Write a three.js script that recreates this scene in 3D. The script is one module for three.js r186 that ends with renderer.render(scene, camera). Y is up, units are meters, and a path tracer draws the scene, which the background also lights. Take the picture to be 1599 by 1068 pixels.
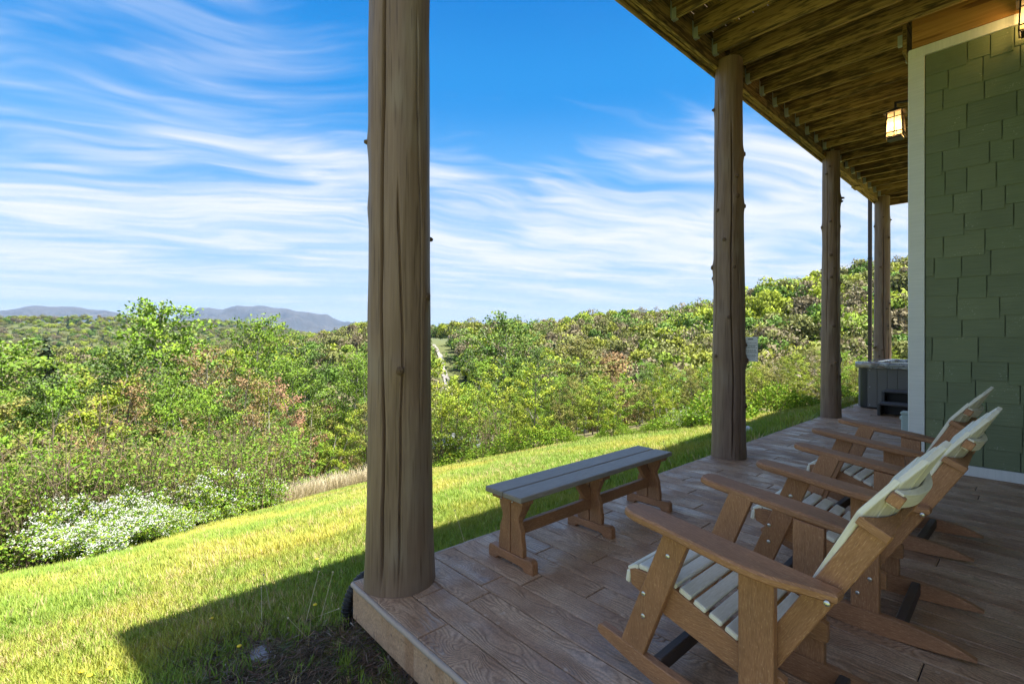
import * as THREE from 'three';
import { mergeGeometries, toCreasedNormals } from 'three/addons/utils/BufferGeometryUtils.js';
import { ConvexGeometry } from 'three/addons/geometries/ConvexGeometry.js';

// ---------------------------------------------------------------- camera, exposure, sky, sun
const W = 1599, H = 1068, FOCAL = 752.8, EYE = 1.36, YAW = THREE.MathUtils.degToRad(47.85);
const scene = new THREE.Scene();
const camera = new THREE.PerspectiveCamera(2 * Math.atan(H / 2 / FOCAL) * 180 / Math.PI, W / H, 0.1, 40000);
camera.position.set(0, EYE, 0);
camera.rotation.y = YAW;
camera.setViewOffset(W, H, 0, 7, W, H);          // level camera, lens shifted a little
const EXPOSURE = 3.2;
const SUN = new THREE.Vector3(1.15, 4.6, -0.85).normalize();
const SUN_POWER = 4.5;
const FOG = 0.000036;

const renderer = new THREE.WebGLRenderer();
renderer.toneMapping = THREE.LinearToneMapping;
renderer.toneMappingExposure = EXPOSURE;
renderer.shadowMap.enabled = true;

// ---- seeded noise
function rng(seed) { let a = seed >>> 0; return () => { a = (a + 0x6d2b79f5) | 0; let t = Math.imul(a ^ (a >>> 15), 1 | a); t = (t + Math.imul(t ^ (t >>> 7), 61 | t)) ^ t; return ((t ^ (t >>> 14)) >>> 0) / 4294967296; }; }
const HASH = new Float32Array(65536); { const r = rng(7); for (let i = 0; i < 65536; i++) HASH[i] = r(); }
const hashAt = (x, y) => HASH[((Math.imul(x, 73856093) ^ Math.imul(y, 19349663)) >>> 3) & 65535];
function vnoise(x, y, px = 0, py = 0) {            // value noise 0..1, optional integer periods
  let ix = Math.floor(x), iy = Math.floor(y); const fx = x - ix, fy = y - iy;
  let jx = ix + 1, jy = iy + 1;
  if (px) { ix = ((ix % px) + px) % px; jx = ((jx % px) + px) % px; }
  if (py) { iy = ((iy % py) + py) % py; jy = ((jy % py) + py) % py; }
  const s = fx * fx * (3 - 2 * fx), t = fy * fy * (3 - 2 * fy);
  const a = hashAt(ix, iy), b = hashAt(jx, iy), c = hashAt(ix, jy), d = hashAt(jx, jy);
  return a + (b - a) * s + (c - a) * t + (a - b - c + d) * s * t;
}
function fbm(x, y, oct = 4, px = 0, py = 0) {
  let v = 0, a = 0.5, n = 0;
  for (let i = 0; i < oct; i++) { v += a * vnoise(x + i * 17, y + i * 31, px, py); n += a; a *= 0.5; x *= 2; y *= 2; px *= 2; py *= 2; }
  return v / n;
}
const clamp = (x, a = 0, b = 1) => Math.min(b, Math.max(a, x));
const lerp = (a, b, t) => a + (b - a) * t;
const smooth = (a, b, x) => { const t = clamp((x - a) / (b - a)); return t * t * (3 - 2 * t); };

// ---- sky: air gradient and cirrus drawn out along z, computed for every direction
{
  const SW = 4096, SH = 2048, data = new Float32Array(SW * SH * 4);
  const stops = [[0, .74, .87, 1.0], [4, .62, .82, 1.03], [10, .37, .67, 1.04], [18, .125, .475, 1.0], [27, .018, .325, .88], [37, .004, .24, .76], [55, .004, .16, .62], [90, .008, .13, .54]];
  for (let r = 0; r < SH; r++) {
    const up = ((r + .5) / SH - .5) * Math.PI, deg = up * 180 / Math.PI, y = Math.sin(up);
    let base = [.35, .40, .36];
    if (deg > 0) { let k = 0; while (k < stops.length - 2 && stops[k + 1][0] < deg) k++; const t = smooth(0, 1, (deg - stops[k][0]) / (stops[k + 1][0] - stops[k][0])); base = [1, 2, 3].map((c) => lerp(stops[k][c], stops[k + 1][c], t)); }
    for (let c = 0; c < SW; c++) {
      const round = ((c + .5) / SW - .5) * 2 * Math.PI, x = Math.cos(round) * Math.cos(up), z = Math.sin(round) * Math.cos(up);
      const o = (r * SW + c) * 4; let [R, G, B] = base;
      if (deg > 0) {
        const cs = x * SUN.x + y * SUN.y + z * SUN.z, glow = Math.pow(Math.max(0, cs), 24) * .5 + Math.pow(Math.max(0, cs), 200) * .8;
        R += glow; G += glow * .97; B += glow * .9;
        const k = 1 / (y + .035), u = x * k, v = z * k;
        const w1 = fbm(u * .55 + 3.1, v * .5 + 1.7, 4) - .5, w2 = fbm(u * .8 + 8.3, v * .7 + 5.2, 4) - .5;
        const U = u + w1 * 1.35 + v * .14, V = v + w2 * 1.5;
        const big = fbm(U * .55 + 11.4, V * .34 + 4.6, 4);
        const streak = fbm(U * 1.7 + 2.2, V * .55 + 9.1, 6), fine = fbm(U * 5.2 + V * 1.4 + 20, V * 1.6 + 3, 5), fibre = fbm(U * 15 + V * 4.5 + 31, V * 2.6 - U * 1.2 + 13, 4);
        const clearPatch = Math.exp(-((u + 1.05) ** 2 + (v + 1.35) ** 2) / 1.0);
        let d = big * .90 + streak * .52 + fine * .30 + (fibre - .5) * .20 - .715 - clearPatch * .46 + smooth(2.2, 7, Math.hypot(u, v)) * .07;
        let a = smooth(-.10, .40, d); a = a * (.5 + .5 * smooth(.28, .72, streak * .42 + fine * .36 + fibre * .22)) * .96;
        a *= 1 - .55 * smooth(7, 1.5, deg);
        R = lerp(R, 1.0, a); G = lerp(G, 1.02, a); B = lerp(B, 1.07, a);
      }
      data[o] = R / EXPOSURE; data[o + 1] = G / EXPOSURE; data[o + 2] = B / EXPOSURE; data[o + 3] = 1;
    }
  }
  const sky = new THREE.DataTexture(data, SW, SH, THREE.RGBAFormat, THREE.FloatType);
  sky.mapping = THREE.EquirectangularReflectionMapping; sky.magFilter = THREE.LinearFilter; sky.needsUpdate = true;
  scene.background = sky; scene.environment = sky;
}
const sun = new THREE.DirectionalLight(new THREE.Color().setRGB(1, .955, .86), SUN_POWER);
sun.position.copy(SUN).multiplyScalar(60); sun.castShadow = true; sun.shadow.radius = 1.2;
sun.shadow.mapSize.set(4096, 4096);
Object.assign(sun.shadow.camera, { left: -60, right: 60, top: 60, bottom: -60, near: 1, far: 200 });
scene.add(sun, sun.target);
scene.fog = new THREE.FogExp2(0x9fc0f0, FOG);

// ---------------------------------------------------------------- helpers
const names = new Map();
function numbered(n) { const k = names.get(n) || 0; names.set(n, k + 1); return k ? `${n}_${String(k).padStart(3, '0')}` : n; }
function tag(o, label, category, group, kind) {
  if (label) o.userData.label = label; if (category) o.userData.category = category; if (group) o.userData.group = group; if (kind) o.userData.kind = kind;
  return o;
}
function thing(name, label, category, pos = [0, 0, 0], turn = 0, group) {
  const g = new THREE.Group(); g.name = numbered(name); g.position.set(...pos); g.rotation.y = turn; scene.add(g);
  return tag(g, label, category, group);
}
function part(name, geo, mat, parent = scene) {
  const m = new THREE.Mesh(geo, mat); m.name = parent === scene ? numbered(name) : name; m.castShadow = m.receiveShadow = true; parent.add(m); return m;
}
function copyOf(src, name, pos, turn = 0, scale = 1, label, group) {
  const c = src.clone(); c.name = numbered(name); c.position.set(...pos); c.rotation.y = turn;
  if (Array.isArray(scale)) c.scale.set(...scale); else c.scale.setScalar(scale);
  c.userData = { ...src.userData }; if (label) c.userData.label = label; if (group) c.userData.group = group; scene.add(c); return c;
}
const V3 = (x, y, z) => new THREE.Vector3(x, y, z);
const move = (g, x, y, z) => g.translate(x, y, z);

// uv in metres for flat-sided pieces: u along the grain axis
function uvGrain(geo, axis = 'x', scale = 1, du = 0, dv = 0) {
  const g = geo.index ? geo.toNonIndexed() : geo; g.computeBoundingBox();
  const p = g.attributes.position, n = g.attributes.normal, uv = new Float32Array(p.count * 2), A = 'xyz'.indexOf(axis);
  for (let i = 0; i < p.count; i += 3) {
    const nn = [0, 1, 2].map((k) => Math.abs(n.array[i * 3 + k] + n.array[i * 3 + 3 + k] + n.array[i * 3 + 6 + k]));
    const D = nn.indexOf(Math.max(...nn)); let a = A, b = [0, 1, 2].find((k) => k !== A && k !== D);
    if (D === A) { [a, b] = [0, 1, 2].filter((k) => k !== A); }
    for (let j = 0; j < 3; j++) { uv[(i + j) * 2] = p.array[(i + j) * 3 + a] * scale + du + D * .37; uv[(i + j) * 2 + 1] = p.array[(i + j) * 3 + b] * scale + dv + D * .21; }
  }
  g.setAttribute('uv', new THREE.BufferAttribute(uv, 2)); return g;
}
function chamferBox(lx, ly, lz, c = .003) {
  const pts = []; for (const sx of [-1, 1]) for (const sy of [-1, 1]) for (const sz of [-1, 1]) {
    const x = sx * lx / 2, y = sy * ly / 2, z = sz * lz / 2;
    pts.push(V3(x - sx * c, y - sy * c, z), V3(x - sx * c, y, z - sz * c), V3(x, y - sy * c, z - sz * c));
  }
  return new ConvexGeometry(pts);
}
const R0 = rng(99);
function board(lx, ly, lz, axis, c = .003) { return uvGrain(chamferBox(lx, ly, lz, c), axis, 1, R0() * 5, R0() * 5); }
function plain(lx, ly, lz) { return uvGrain(new THREE.BoxGeometry(lx, ly, lz).toNonIndexed(), 'x', 1, 0, 0); }
// outline in x-y extruded along z, centred on z = 0
function prism(pts, depth, axis = 'x', bevel = .003, curved = false) {
  const s = new THREE.Shape(pts.map(([x, y]) => new THREE.Vector2(x, y)));
  const g = new THREE.ExtrudeGeometry(s, { depth: Math.max(.001, depth - 2 * bevel), bevelEnabled: bevel > 0, bevelThickness: bevel, bevelSize: bevel, bevelOffset: -bevel, bevelSegments: 1, steps: 1, curveSegments: 8 });
  g.translate(0, 0, -(depth - 2 * bevel) / 2);
  const n = curved ? toCreasedNormals(g, .6) : g;
  return uvGrain(n, axis, 1, R0() * 5, R0() * 5);
}
const spline = (pts, n, closed = false) => new THREE.CatmullRomCurve3(pts.map(([x, y]) => V3(x, y, 0)), closed, 'centripetal').getPoints(n).map((p) => [p.x, p.y]);
function merge(list) {
  const out = list.map((g) => { const q = g.index ? g.toNonIndexed() : g; for (const k of Object.keys(q.attributes)) if (!['position', 'normal', 'uv', 'color'].includes(k)) q.deleteAttribute(k); return q; });
  return mergeGeometries(out);
}

// ---- textures (what the surfaces are made of)
function makeTex(w, h, fn, srgb = true) {            // fn(u, v) -> [r, g, b] 0..255
  const d = new Uint8Array(w * h * 4);
  for (let y = 0; y < h; y++) for (let x = 0; x < w; x++) { const c = fn(x / w, y / h), o = (y * w + x) * 4; d[o] = clamp(c[0], 0, 255); d[o + 1] = clamp(c[1], 0, 255); d[o + 2] = clamp(c[2], 0, 255); d[o + 3] = 255; }
  const t = new THREE.DataTexture(d, w, h); t.wrapS = t.wrapT = THREE.RepeatWrapping; t.magFilter = THREE.LinearFilter; t.minFilter = THREE.LinearMipmapLinearFilter; t.generateMipmaps = true;
  if (srgb) t.colorSpace = THREE.SRGBColorSpace; t.needsUpdate = true; return t;
}
const rep = (t, a, b = a) => { t.repeat.set(1 / a, 1 / b); return t; };   // texture covers a x b metres
const mixc = (a, b, t) => [lerp(a[0], b[0], t), lerp(a[1], b[1], t), lerp(a[2], b[2], t)];
function mat(o) { const { rgb, ...rest } = o; const m = new THREE.MeshPhysicalMaterial({ roughness: .8, ...rest }); if (rgb) m.color.setRGB(...rgb); return m; }

// stamped concrete: plank grain that runs in loops round knots, u along the plank
const stampField = (() => {
  const r = rng(31), knots = []; for (let i = 0; i < 15; i++) knots.push([r(), r(), .02 + r() * .035, .012 + r() * .02, (r() < .5 ? -1 : 1) * (2.5 + r() * 5)]);
  return (u, v) => {
    let f = v * 76 + (fbm(u * 5, v * 18, 3, 5, 18) - .5) * 7 + (fbm(u * 14, v * 40, 2, 14, 40) - .5) * 1.6;
    for (const [ku, kv, su, sv, a] of knots) { let du = Math.abs(u - ku), dv = Math.abs(v - kv); du = Math.min(du, 1 - du); dv = Math.min(dv, 1 - dv); const e = du * du / (su * su) + dv * dv / (sv * sv); if (e < 9) f += a * Math.exp(-e * .5); }
    return f;
  };
})();
const stampH = (u, v) => { const f = stampField(u, v), s = f - Math.floor(f); const ridge = Math.pow(Math.abs(2 * s - 1), 1.7); return ridge * (.35 + .65 * vnoise(u * 9, v * 60, 9, 60)); };
const texStamp = rep(makeTex(1024, 1024, (u, v) => {
  const h = stampH(u, v), blot = fbm(u * 6, v * 9, 5, 6, 9), fine = vnoise(u * 300, v * 300, 300, 300);
  let c = mixc([164, 129, 101], [200, 168, 138], smooth(.25, .8, blot)); c = mixc(c, [100, 73, 54], h * .55);
  const chip = smooth(.80, .86, fbm(u * 34 + 3, v * 34, 3, 34, 34)); c = mixc(c, [204, 188, 170], chip * .4);
  return c.map((x) => x * (.9 + .2 * fine));
}), 1.6, 1.6);
const bumpStamp = rep(makeTex(1024, 1024, (u, v) => { const h = 1 - stampH(u, v), b = fbm(u * 40, v * 40, 3, 40, 40); const x = 190 * h + 60 * b; return [x, x, x]; }, false), 1.6, 1.6);
const roughStamp = rep(makeTex(512, 512, (u, v) => { const b = fbm(u * 8, v * 8, 5, 8, 8); const x = 90 + 130 * smooth(.25, .7, b); return [x, x, x]; }, false), 1.6, 1.6);
// log: u round the post, v up the post
const texLog = rep(makeTex(1024, 1024, (u, v) => {
  const g = fbm(u * 90, v * 7, 4, 90, 7), g2 = fbm(u * 220, v * 16, 2, 220, 16), blot = fbm(u * 5, v * 5, 4, 5, 5);
  let c = mixc([106, 83, 67], [140, 116, 97], g * .75 + g2 * .25); c = mixc(c, [138, 124, 110], smooth(.45, .8, blot) * .6); c = mixc(c, [74, 55, 41], smooth(.6, .8, fbm(u * 150 + 5, v * 9, 3, 150, 9)) * .55);
  return c;
}), 1.2, 2.4);
const bumpLog = rep(makeTex(512, 512, (u, v) => { const x = 255 * (fbm(u * 60, v * 6, 4, 60, 6) * .7 + .3 * fbm(u * 120, v * 40, 2, 120, 40)); return [x, x, x]; }, false), 1.2, 2.4);
// recycled-plastic lumber: short fibres in brown
const texLumber = rep(makeTex(512, 512, (u, v) => {
  const f = fbm(u * 40, v * 160, 3, 40, 160), s = vnoise(u * 90, v * 400, 90, 400), b = fbm(u * 4, v * 6, 3, 4, 6);
  let c = mixc([130, 87, 57], [182, 134, 95], f * .6 + s * .4); c = mixc(c, [204, 164, 124], smooth(.78, .95, s) * .55); return c.map((x) => x * (.88 + .24 * b));
}), .9, .45);
const bumpLumber = rep(makeTex(512, 512, (u, v) => { const x = 255 * (.5 * fbm(u * 40, v * 160, 3, 40, 160) + .5 * vnoise(u * 90, v * 400, 90, 400)); return [x, x, x]; }, false), .9, .45);
const texCream = rep(makeTex(512, 512, (u, v) => {
  const f = fbm(u * 30, v * 120, 4, 30, 120), b = fbm(u * 6, v * 8, 4, 6, 8);
  let c = mixc([214, 206, 186], [238, 233, 218], f); return mixc(c, [194, 188, 160], smooth(.5, .8, b) * .5);
}), .9, .45);
const texGrey = rep(makeTex(256, 256, (u, v) => { const f = fbm(u * 20, v * 90, 4, 20, 90); return mixc([126, 118, 108], [158, 149, 138], f); }), .9, .45);
// treated joists with mildew
const texJoist = rep(makeTex(1024, 512, (u, v) => {
  const g = fbm(u * 7, v * 70, 4, 7, 70), ring = Math.sin((v * 40 + fbm(u * 4, v * 8, 3, 4, 8) * 6) * 6.28) * .5 + .5, mil = fbm(u * 9, v * 16, 5, 9, 16), mil2 = fbm(u * 26 + 9, v * 110, 4, 26, 110);
  let c = mixc([128, 102, 62], [178, 148, 98], g * .7 + ring * .3); c = mixc(c, [44, 36, 22], smooth(.42, .70, mil * .5 + mil2 * .5) * .75);
  const stripe = smooth(.62, .7, fbm(u * 3, v * 30 + 7, 3, 3, 30)); return mixc(c, [70, 48, 24], stripe * .5);
}), 2.4, 1.2);
const bumpJoist = rep(makeTex(512, 512, (u, v) => { const x = 255 * fbm(u * 6, v * 80, 4, 6, 80); return [x, x, x]; }, false), 2.4, 1.2);
const bumpShingle = rep(makeTex(512, 512, (u, v) => { const x = 255 * (fbm(u * 90, v * 5, 4, 90, 5)); return [x, x, x]; }, false), .9, .9);
const texShingle = rep(makeTex(512, 512, (u, v) => { const g = fbm(u * 90, v * 6, 4, 90, 6), b = fbm(u * 5, v * 5, 4, 5, 5); let c = mixc([106, 116, 84], [124, 134, 100], g * .5 + b * .5); return mixc(c, [172, 176, 160], smooth(.86, .93, vnoise(u * 120, v * 120, 120, 120)) * smooth(.6, .7, b) * .7); }), .9, .9);
const texTrim = rep(makeTex(256, 512, (u, v) => { const g = fbm(u * 50, v * 4, 4, 50, 4), b = fbm(u * 4, v * 5, 4, 4, 5); return mixc([214, 216, 210], [236, 237, 232], g * .6 + b * .4); }), .5, 1);
const texConcrete = rep(makeTex(512, 512, (u, v) => {
  const b = fbm(u * 5, v * 5, 5, 5, 5), run = fbm(u * 26, v * 2, 3, 26, 2), f = vnoise(u * 200, v * 200, 200, 200);
  let c = mixc([178, 140, 106], [204, 170, 136], b); c = mixc(c, [150, 108, 74], smooth(.52, .75, run) * .5); c = mixc(c, [112, 92, 74], smooth(.76, .84, fbm(u * 50, v * 50, 3, 50, 50)) * .6); return c.map((x) => x * (.92 + .16 * f));
}), 1.2, 1.2);
const bumpConcrete = rep(makeTex(256, 256, (u, v) => { const x = 255 * fbm(u * 24, v * 24, 5, 24, 24); return [x, x, x]; }, false), .6, .6);
const texMarble = rep(makeTex(512, 256, (u, v) => {
  const w = fbm(u * 5, v * 5, 4, 5, 5), m = Math.abs(Math.sin((u * 3 + w * 2.2) * 6.28)), n = fbm(u * 9 + 3, v * 12, 5, 9, 12);
  let c = mixc([120, 122, 128], [206, 208, 210], smooth(.35, .65, n)); c = mixc(c, [64, 60, 60], smooth(.25, .0, m) * .8); return mixc(c, [142, 112, 90], smooth(.55, .7, w) * .6);
}), 1.4, .7);
const texSoil = rep(makeTex(512, 512, (u, v) => { const b = fbm(u * 20, v * 20, 5, 20, 20), s = vnoise(u * 160, v * 60, 160, 60); let c = mixc([46, 34, 25], [96, 77, 58], b); return mixc(c, [140, 118, 88], smooth(.8, .95, s) * .6); }), .8, .8);

const M = {
  stamp: mat({ map: texStamp, bumpMap: bumpStamp, bumpScale: .004, roughnessMap: roughStamp, roughness: .9 }),
  stampDark: mat({ rgb: [.035, .026, .021], roughness: .9 }),
  log: mat({ map: texLog, bumpMap: bumpLog, bumpScale: .002, roughness: .62, clearcoat: .12, clearcoatRoughness: .5 }),
  knot: mat({ rgb: [.11, .065, .038], roughness: .8, bumpMap: bumpLog, bumpScale: .003 }),
  lumber: mat({ map: texLumber, bumpMap: bumpLumber, bumpScale: .0012, roughness: .55 }),
  lumberDark: mat({ rgb: [.075, .05, .04], bumpMap: bumpLumber, bumpScale: .0012, roughness: .6 }),
  cream: mat({ map: texCream, bumpMap: bumpLumber, bumpScale: .0008, roughness: .55 }),
  grey: mat({ map: texGrey, bumpMap: bumpLumber, bumpScale: .0008, roughness: .5 }),
  joist: mat({ map: texJoist, bumpMap: bumpJoist, bumpScale: .003, roughness: .85 }),
  header: mat({ rgb: [1, .86, .66], map: texJoist.clone(), bumpMap: bumpJoist, bumpScale: .003, roughness: .8 }),
  galv: mat({ rgb: [.42, .45, .44], metalness: .35, roughness: .55 }),
  steel: mat({ rgb: [.62, .62, .60], metalness: .9, roughness: .28 }),
  shingle: mat({ map: texShingle, bumpMap: bumpShingle, bumpScale: .0025, roughness: .6 }),
  trim: mat({ map: texTrim, roughness: .5 }),
  concrete: mat({ map: texConcrete, bumpMap: bumpConcrete, bumpScale: .006, roughness: .9 }),
  edge: mat({ rgb: [.44, .35, .28], bumpMap: bumpConcrete, bumpScale: .006, roughness: .7 }),
  marble: mat({ map: texMarble, roughness: .16, clearcoat: .7, clearcoatRoughness: .08 }),
  tubPanel: mat({ rgb: [.165, .152, .142], bumpMap: bumpShingle, bumpScale: .002, roughness: .55 }),
  step: mat({ rgb: [.062, .057, .056], roughness: .6 }),
  stepTop: mat({ rgb: [.085, .082, .09], roughness: .5 }),
  black: mat({ rgb: [.012, .011, .011], roughness: .45 }),
  soil: mat({ map: texSoil, roughness: 1 }),
  plaster: mat({ rgb: [.17, .21, .13], roughness: .8 }),
};
const texHeader = rep(makeTex(512, 512, (u, v) => { const g = fbm(u * 5, v * 60, 4, 5, 60), b = fbm(u * 6, v * 6, 4, 6, 6); let c = mixc([150, 104, 52], [196, 150, 86], g * .8 + b * .2); return mixc(c, [96, 60, 28], smooth(.66, .8, fbm(u * 4, v * 40 + 7, 3, 4, 40)) * .6); }), 2, 1);
M.header.map = texHeader; M.header.color.setRGB(1, 1, 1);

// ---------------------------------------------------------------- terrain heights
const dirOf = (px) => { const k = (px - 799.5) / FOCAL; return Math.atan(k); };          // compass direction against the camera axis
const RIDGE = [[-400, 900, -34], [0, 800, -32], [300, 760, -30], [430, 640, -17], [500, 520, -9], [560, 450, -3], [640, 400, -3], [700, 365, -4], [850, 335, -5], [1000, 300, -1], [1100, 285, 4], [1200, 250, 15], [1300, 235, 20], [1420, 225, 26], [1600, 235, 42], [2100, 260, 52]]
  .map(([px, w, g]) => { const a = dirOf(px); return [a, w / Math.cos(a), g]; });
function ridgeAt(a) { let i = 0; while (i < RIDGE.length - 2 && RIDGE[i + 1][0] < a) i++; const t = clamp((a - RIDGE[i][0]) / (RIDGE[i + 1][0] - RIDGE[i][0])); return [lerp(RIDGE[i][1], RIDGE[i + 1][1], t), lerp(RIDGE[i][2], RIDGE[i + 1][2], t)]; }
const FX = -Math.sin(YAW), FZ = -Math.cos(YAW), RX = Math.cos(YAW), RZ = -Math.sin(YAW);
const HILLS = [[dirOf(120), 1500, 40, 300, 210], [dirOf(20), 1750, 32, 300, 240], [dirOf(215), 1700, 30, 180, 200], [dirOf(340), 2100, 56, 240, 240], [dirOf(-250), 1500, 26, 420, 240], [dirOf(450), 2400, 10, 300, 260]]
  .map(([a, r, h, wide, deep]) => ({ x: r * (FX * Math.cos(a) + RX * Math.sin(a)), z: r * (FZ * Math.cos(a) + RZ * Math.sin(a)), ux: FX * Math.cos(a) + RX * Math.sin(a), uz: FZ * Math.cos(a) + RZ * Math.sin(a), h, wide, deep }));
function lawnY(x, z) {
  const y0 = -.25 + .17 * smooth(-1.5, -9, z), d = Math.max(0, -2.62 - x);
  const dd = Math.min(d, 30), s = lerp(.226, .205, smooth(-7, -13, z));
  return y0 - s * dd - .0042 * dd * dd - .45 * Math.max(0, d - 30) - .06 * Math.max(0, -15 - z) + (fbm(x * .35 + 40, z * .35 + 40, 2) - .5) * .12 * smooth(0, 2, d);
}
function groundY(x, z) {
  const r = Math.hypot(x, z), f = x * FX + z * FZ, s = x * RX + z * RZ, a = clamp(Math.atan2(s, f), -1.2, 1.2);
  const near = lawnY(x, z);
  if (r < 38) return near;
  const [rr, rg] = ridgeAt(a);
  const dip = rg < 0 ? -24 : -22, t = (r - 110) / (rr - 110);
  let far = t < 0 ? dip : t < 1 ? lerp(dip, rg, smooth(0, 1, t) * .6 + t * .4) : rg - (rg > 0 ? 1 : .0) * Math.min(60, (r - rr) * .10);
  far += (fbm(x * .012 + 9, z * .012 + 9, 3) - .5) * 14 * smooth(90, 220, r);
  let hill = -1e9; for (const h of HILLS) { const dx = x - h.x, dz = z - h.z, p = dx * h.ux + dz * h.uz, q = -dx * h.uz + dz * h.ux; hill = Math.max(hill, -34 + (h.h + 22) * Math.exp(-(p * p) / (2 * h.deep * h.deep) - (q * q) / (2 * h.wide * h.wide)) * (.8 + .4 * fbm(x * .004, z * .004, 3))); }
  far = Math.max(far, hill);
  return lerp(near, far, smooth(38, 95, r));
}
const LAWN_EDGE = (() => {        // outer edge of the mown lawn: [z, x] along the thicket
  const pts = [[30, -9], [1.4, -9.2], [.9, -11.2], [.3, -10], [0, -9.6], [-.8, -9.7], [-1.7, -11.3], [-2.5, -12], [-4.1, -14], [-6, -15.2], [-7.2, -14.8], [-8.2, -12], [-8.7, -9.7], [-9.4, -7], [-9.7, -4.7], [-10.7, -4], [-11.7, -3.4], [-30, -3]];
  return (z) => { let i = 0; while (i < pts.length - 2 && pts[i + 1][0] > z) i++; const t = clamp((z - pts[i][0]) / (pts[i + 1][0] - pts[i][0])); return lerp(pts[i][1], pts[i + 1][1], t); };
})();
{ // one sheet of ground out to the far valley
  const NA = 360, rings = []; for (let r = .4; r < 14000;) { rings.push(r); r += r < 26 ? .35 : r < 120 ? 2.5 : r < 800 ? r * .035 : r * .06; }
  const pos = [], col = [], uv = [], idx = [];
  pos.push(0, lawnY(0, 0), 0); col.push(.1, .09, .04); uv.push(0, 0);
  for (const r of rings) for (let i = 0; i < NA; i++) {
    const a = i / NA * Math.PI * 2, x = Math.cos(a) * r, z = Math.sin(a) * r; let y = groundY(x, z);
    const slab = smooth(-2.95, -2.62, x) * smooth(-.85, -1.15, z) * smooth(-15, -14.3, z) * (x < 3 ? 1 : 0);
    if (slab > 0 && r < 40) y = Math.min(y, lerp(y, -.3, slab));
    pos.push(x, y, z); uv.push(x, z);
    const n = fbm(x * .8, z * .8, 3), lawn = r < 60 && x > LAWN_EDGE(z) - .6 ? 1 : 0;
    const bare = r < 6 ? smooth(1.05, .35, Math.hypot((x + 2.0) / 1.15, (z + .62) / .6)) : 0;
    let c = lawn ? [.16 + n * .07, .185 + n * .07, .035] : [.12 + n * .06, .10 + n * .055, .05];
    if (r > 120) { const m = fbm(x * .006 + 3, z * .006, 4); c = [.06 + .05 * m, .075 + .05 * m, .03]; }
    c = mixc(c, [.05, .036, .026], bare); col.push(...c);
  }
  for (let i = 0; i < NA; i++) idx.push(0, 1 + (i + 1) % NA, 1 + i);
  for (let k = 0; k < rings.length - 1; k++) for (let i = 0; i < NA; i++) { const a = 1 + k * NA + i, b = 1 + k * NA + (i + 1) % NA, c = a + NA, d = b + NA; idx.push(a, b, c, b, d, c); }
  const g = new THREE.BufferGeometry(); g.setAttribute('position', new THREE.Float32BufferAttribute(pos, 3)); g.setAttribute('color', new THREE.Float32BufferAttribute(col, 3)); g.setAttribute('uv', new THREE.Float32BufferAttribute(uv, 2)); g.setIndex(idx); g.computeVertexNormals();
  tag(part('ground', g, mat({ vertexColors: true, roughness: 1, bumpMap: bumpConcrete, bumpScale: .03 })), 'sloping ground falling from the porch into the wooded valley', 'ground', null, 'structure');
}
{ // far mountains beyond the valley
  const build = (list, w, depth, label, seed) => {
    const a0 = list[0][0], a1 = list[list.length - 1][0], N = 260, D = 46, pos = [], idx = [], col = [];
    for (let j = 0; j <= D; j++) for (let i = 0; i <= N; i++) {
      const px = lerp(a0, a1, i / N), k = (px - 799.5) / FOCAL; let q = 0; while (q < list.length - 2 && list[q + 1][0] < px) q++;
      const t = smooth(0, 1, (px - list[q][0]) / (list[q + 1][0] - list[q][0])), top = lerp(list[q][1], list[q + 1][1], t) * 1.08 / FOCAL * w;
      const s = j / D, dist = w - depth + s * depth * 1.5, prof = s < .667 ? smooth(0, 1, s / .667) * .55 + (s / .667) * .45 : 1 - (s - .667) * 1.5;
      const x = dist * (FX + RX * k), z = dist * (FZ + RZ * k);
      const rdg = 1 - Math.abs(2 * fbm(x * .0011 + seed, z * .0011, 5) - 1), n2 = fbm(x * .006, z * .006 + seed, 4) - .5;
      pos.push(x, -70 + (top + 70) * prof + (rdg - .72) * 420 * Math.sin(Math.PI * clamp(prof)) + n2 * 60 * smooth(0, .2, prof) + (fbm(x * .0026, z * .0026, 3) - .5) * 170 * smooth(0, .4, prof) * smooth(1, .8, prof), z);
      const m = fbm(x * .004 + 7, z * .004, 4); col.push(lerp(.018, .075, m), lerp(.024, .07, m), lerp(.02, .06, m));
    }
    for (let j = 0; j < D; j++) for (let i = 0; i < N; i++) { const a = j * (N + 1) + i, b = a + 1, c = a + N + 1, d = c + 1; idx.push(a, b, c, b, d, c); }
    const g = new THREE.BufferGeometry(); g.setAttribute('position', new THREE.Float32BufferAttribute(pos, 3)); g.setAttribute('color', new THREE.Float32BufferAttribute(col, 3)); g.setIndex(idx); g.computeVertexNormals();
    tag(part('mountain', g, mat({ vertexColors: true, roughness: 1 })), label, 'mountain', null, 'structure');
  };
  build([[-420, 12], [-200, 24], [-60, 30], [0, 39], [60, 46], [110, 45], [150, 40], [200, 34], [240, 22], [270, 8]], 8800, 2600, 'long blue mountain at the far left horizon', 3);
  build([[215, 4], [262, 20], [290, 33], [316, 43], [345, 41], [372, 46], [405, 46], [440, 42], [470, 37], [505, 33], [540, 22], [580, 8], [640, -2]], 10500, 2800, 'broad hazy blue mountain right of the tall tree', 11);
}

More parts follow.
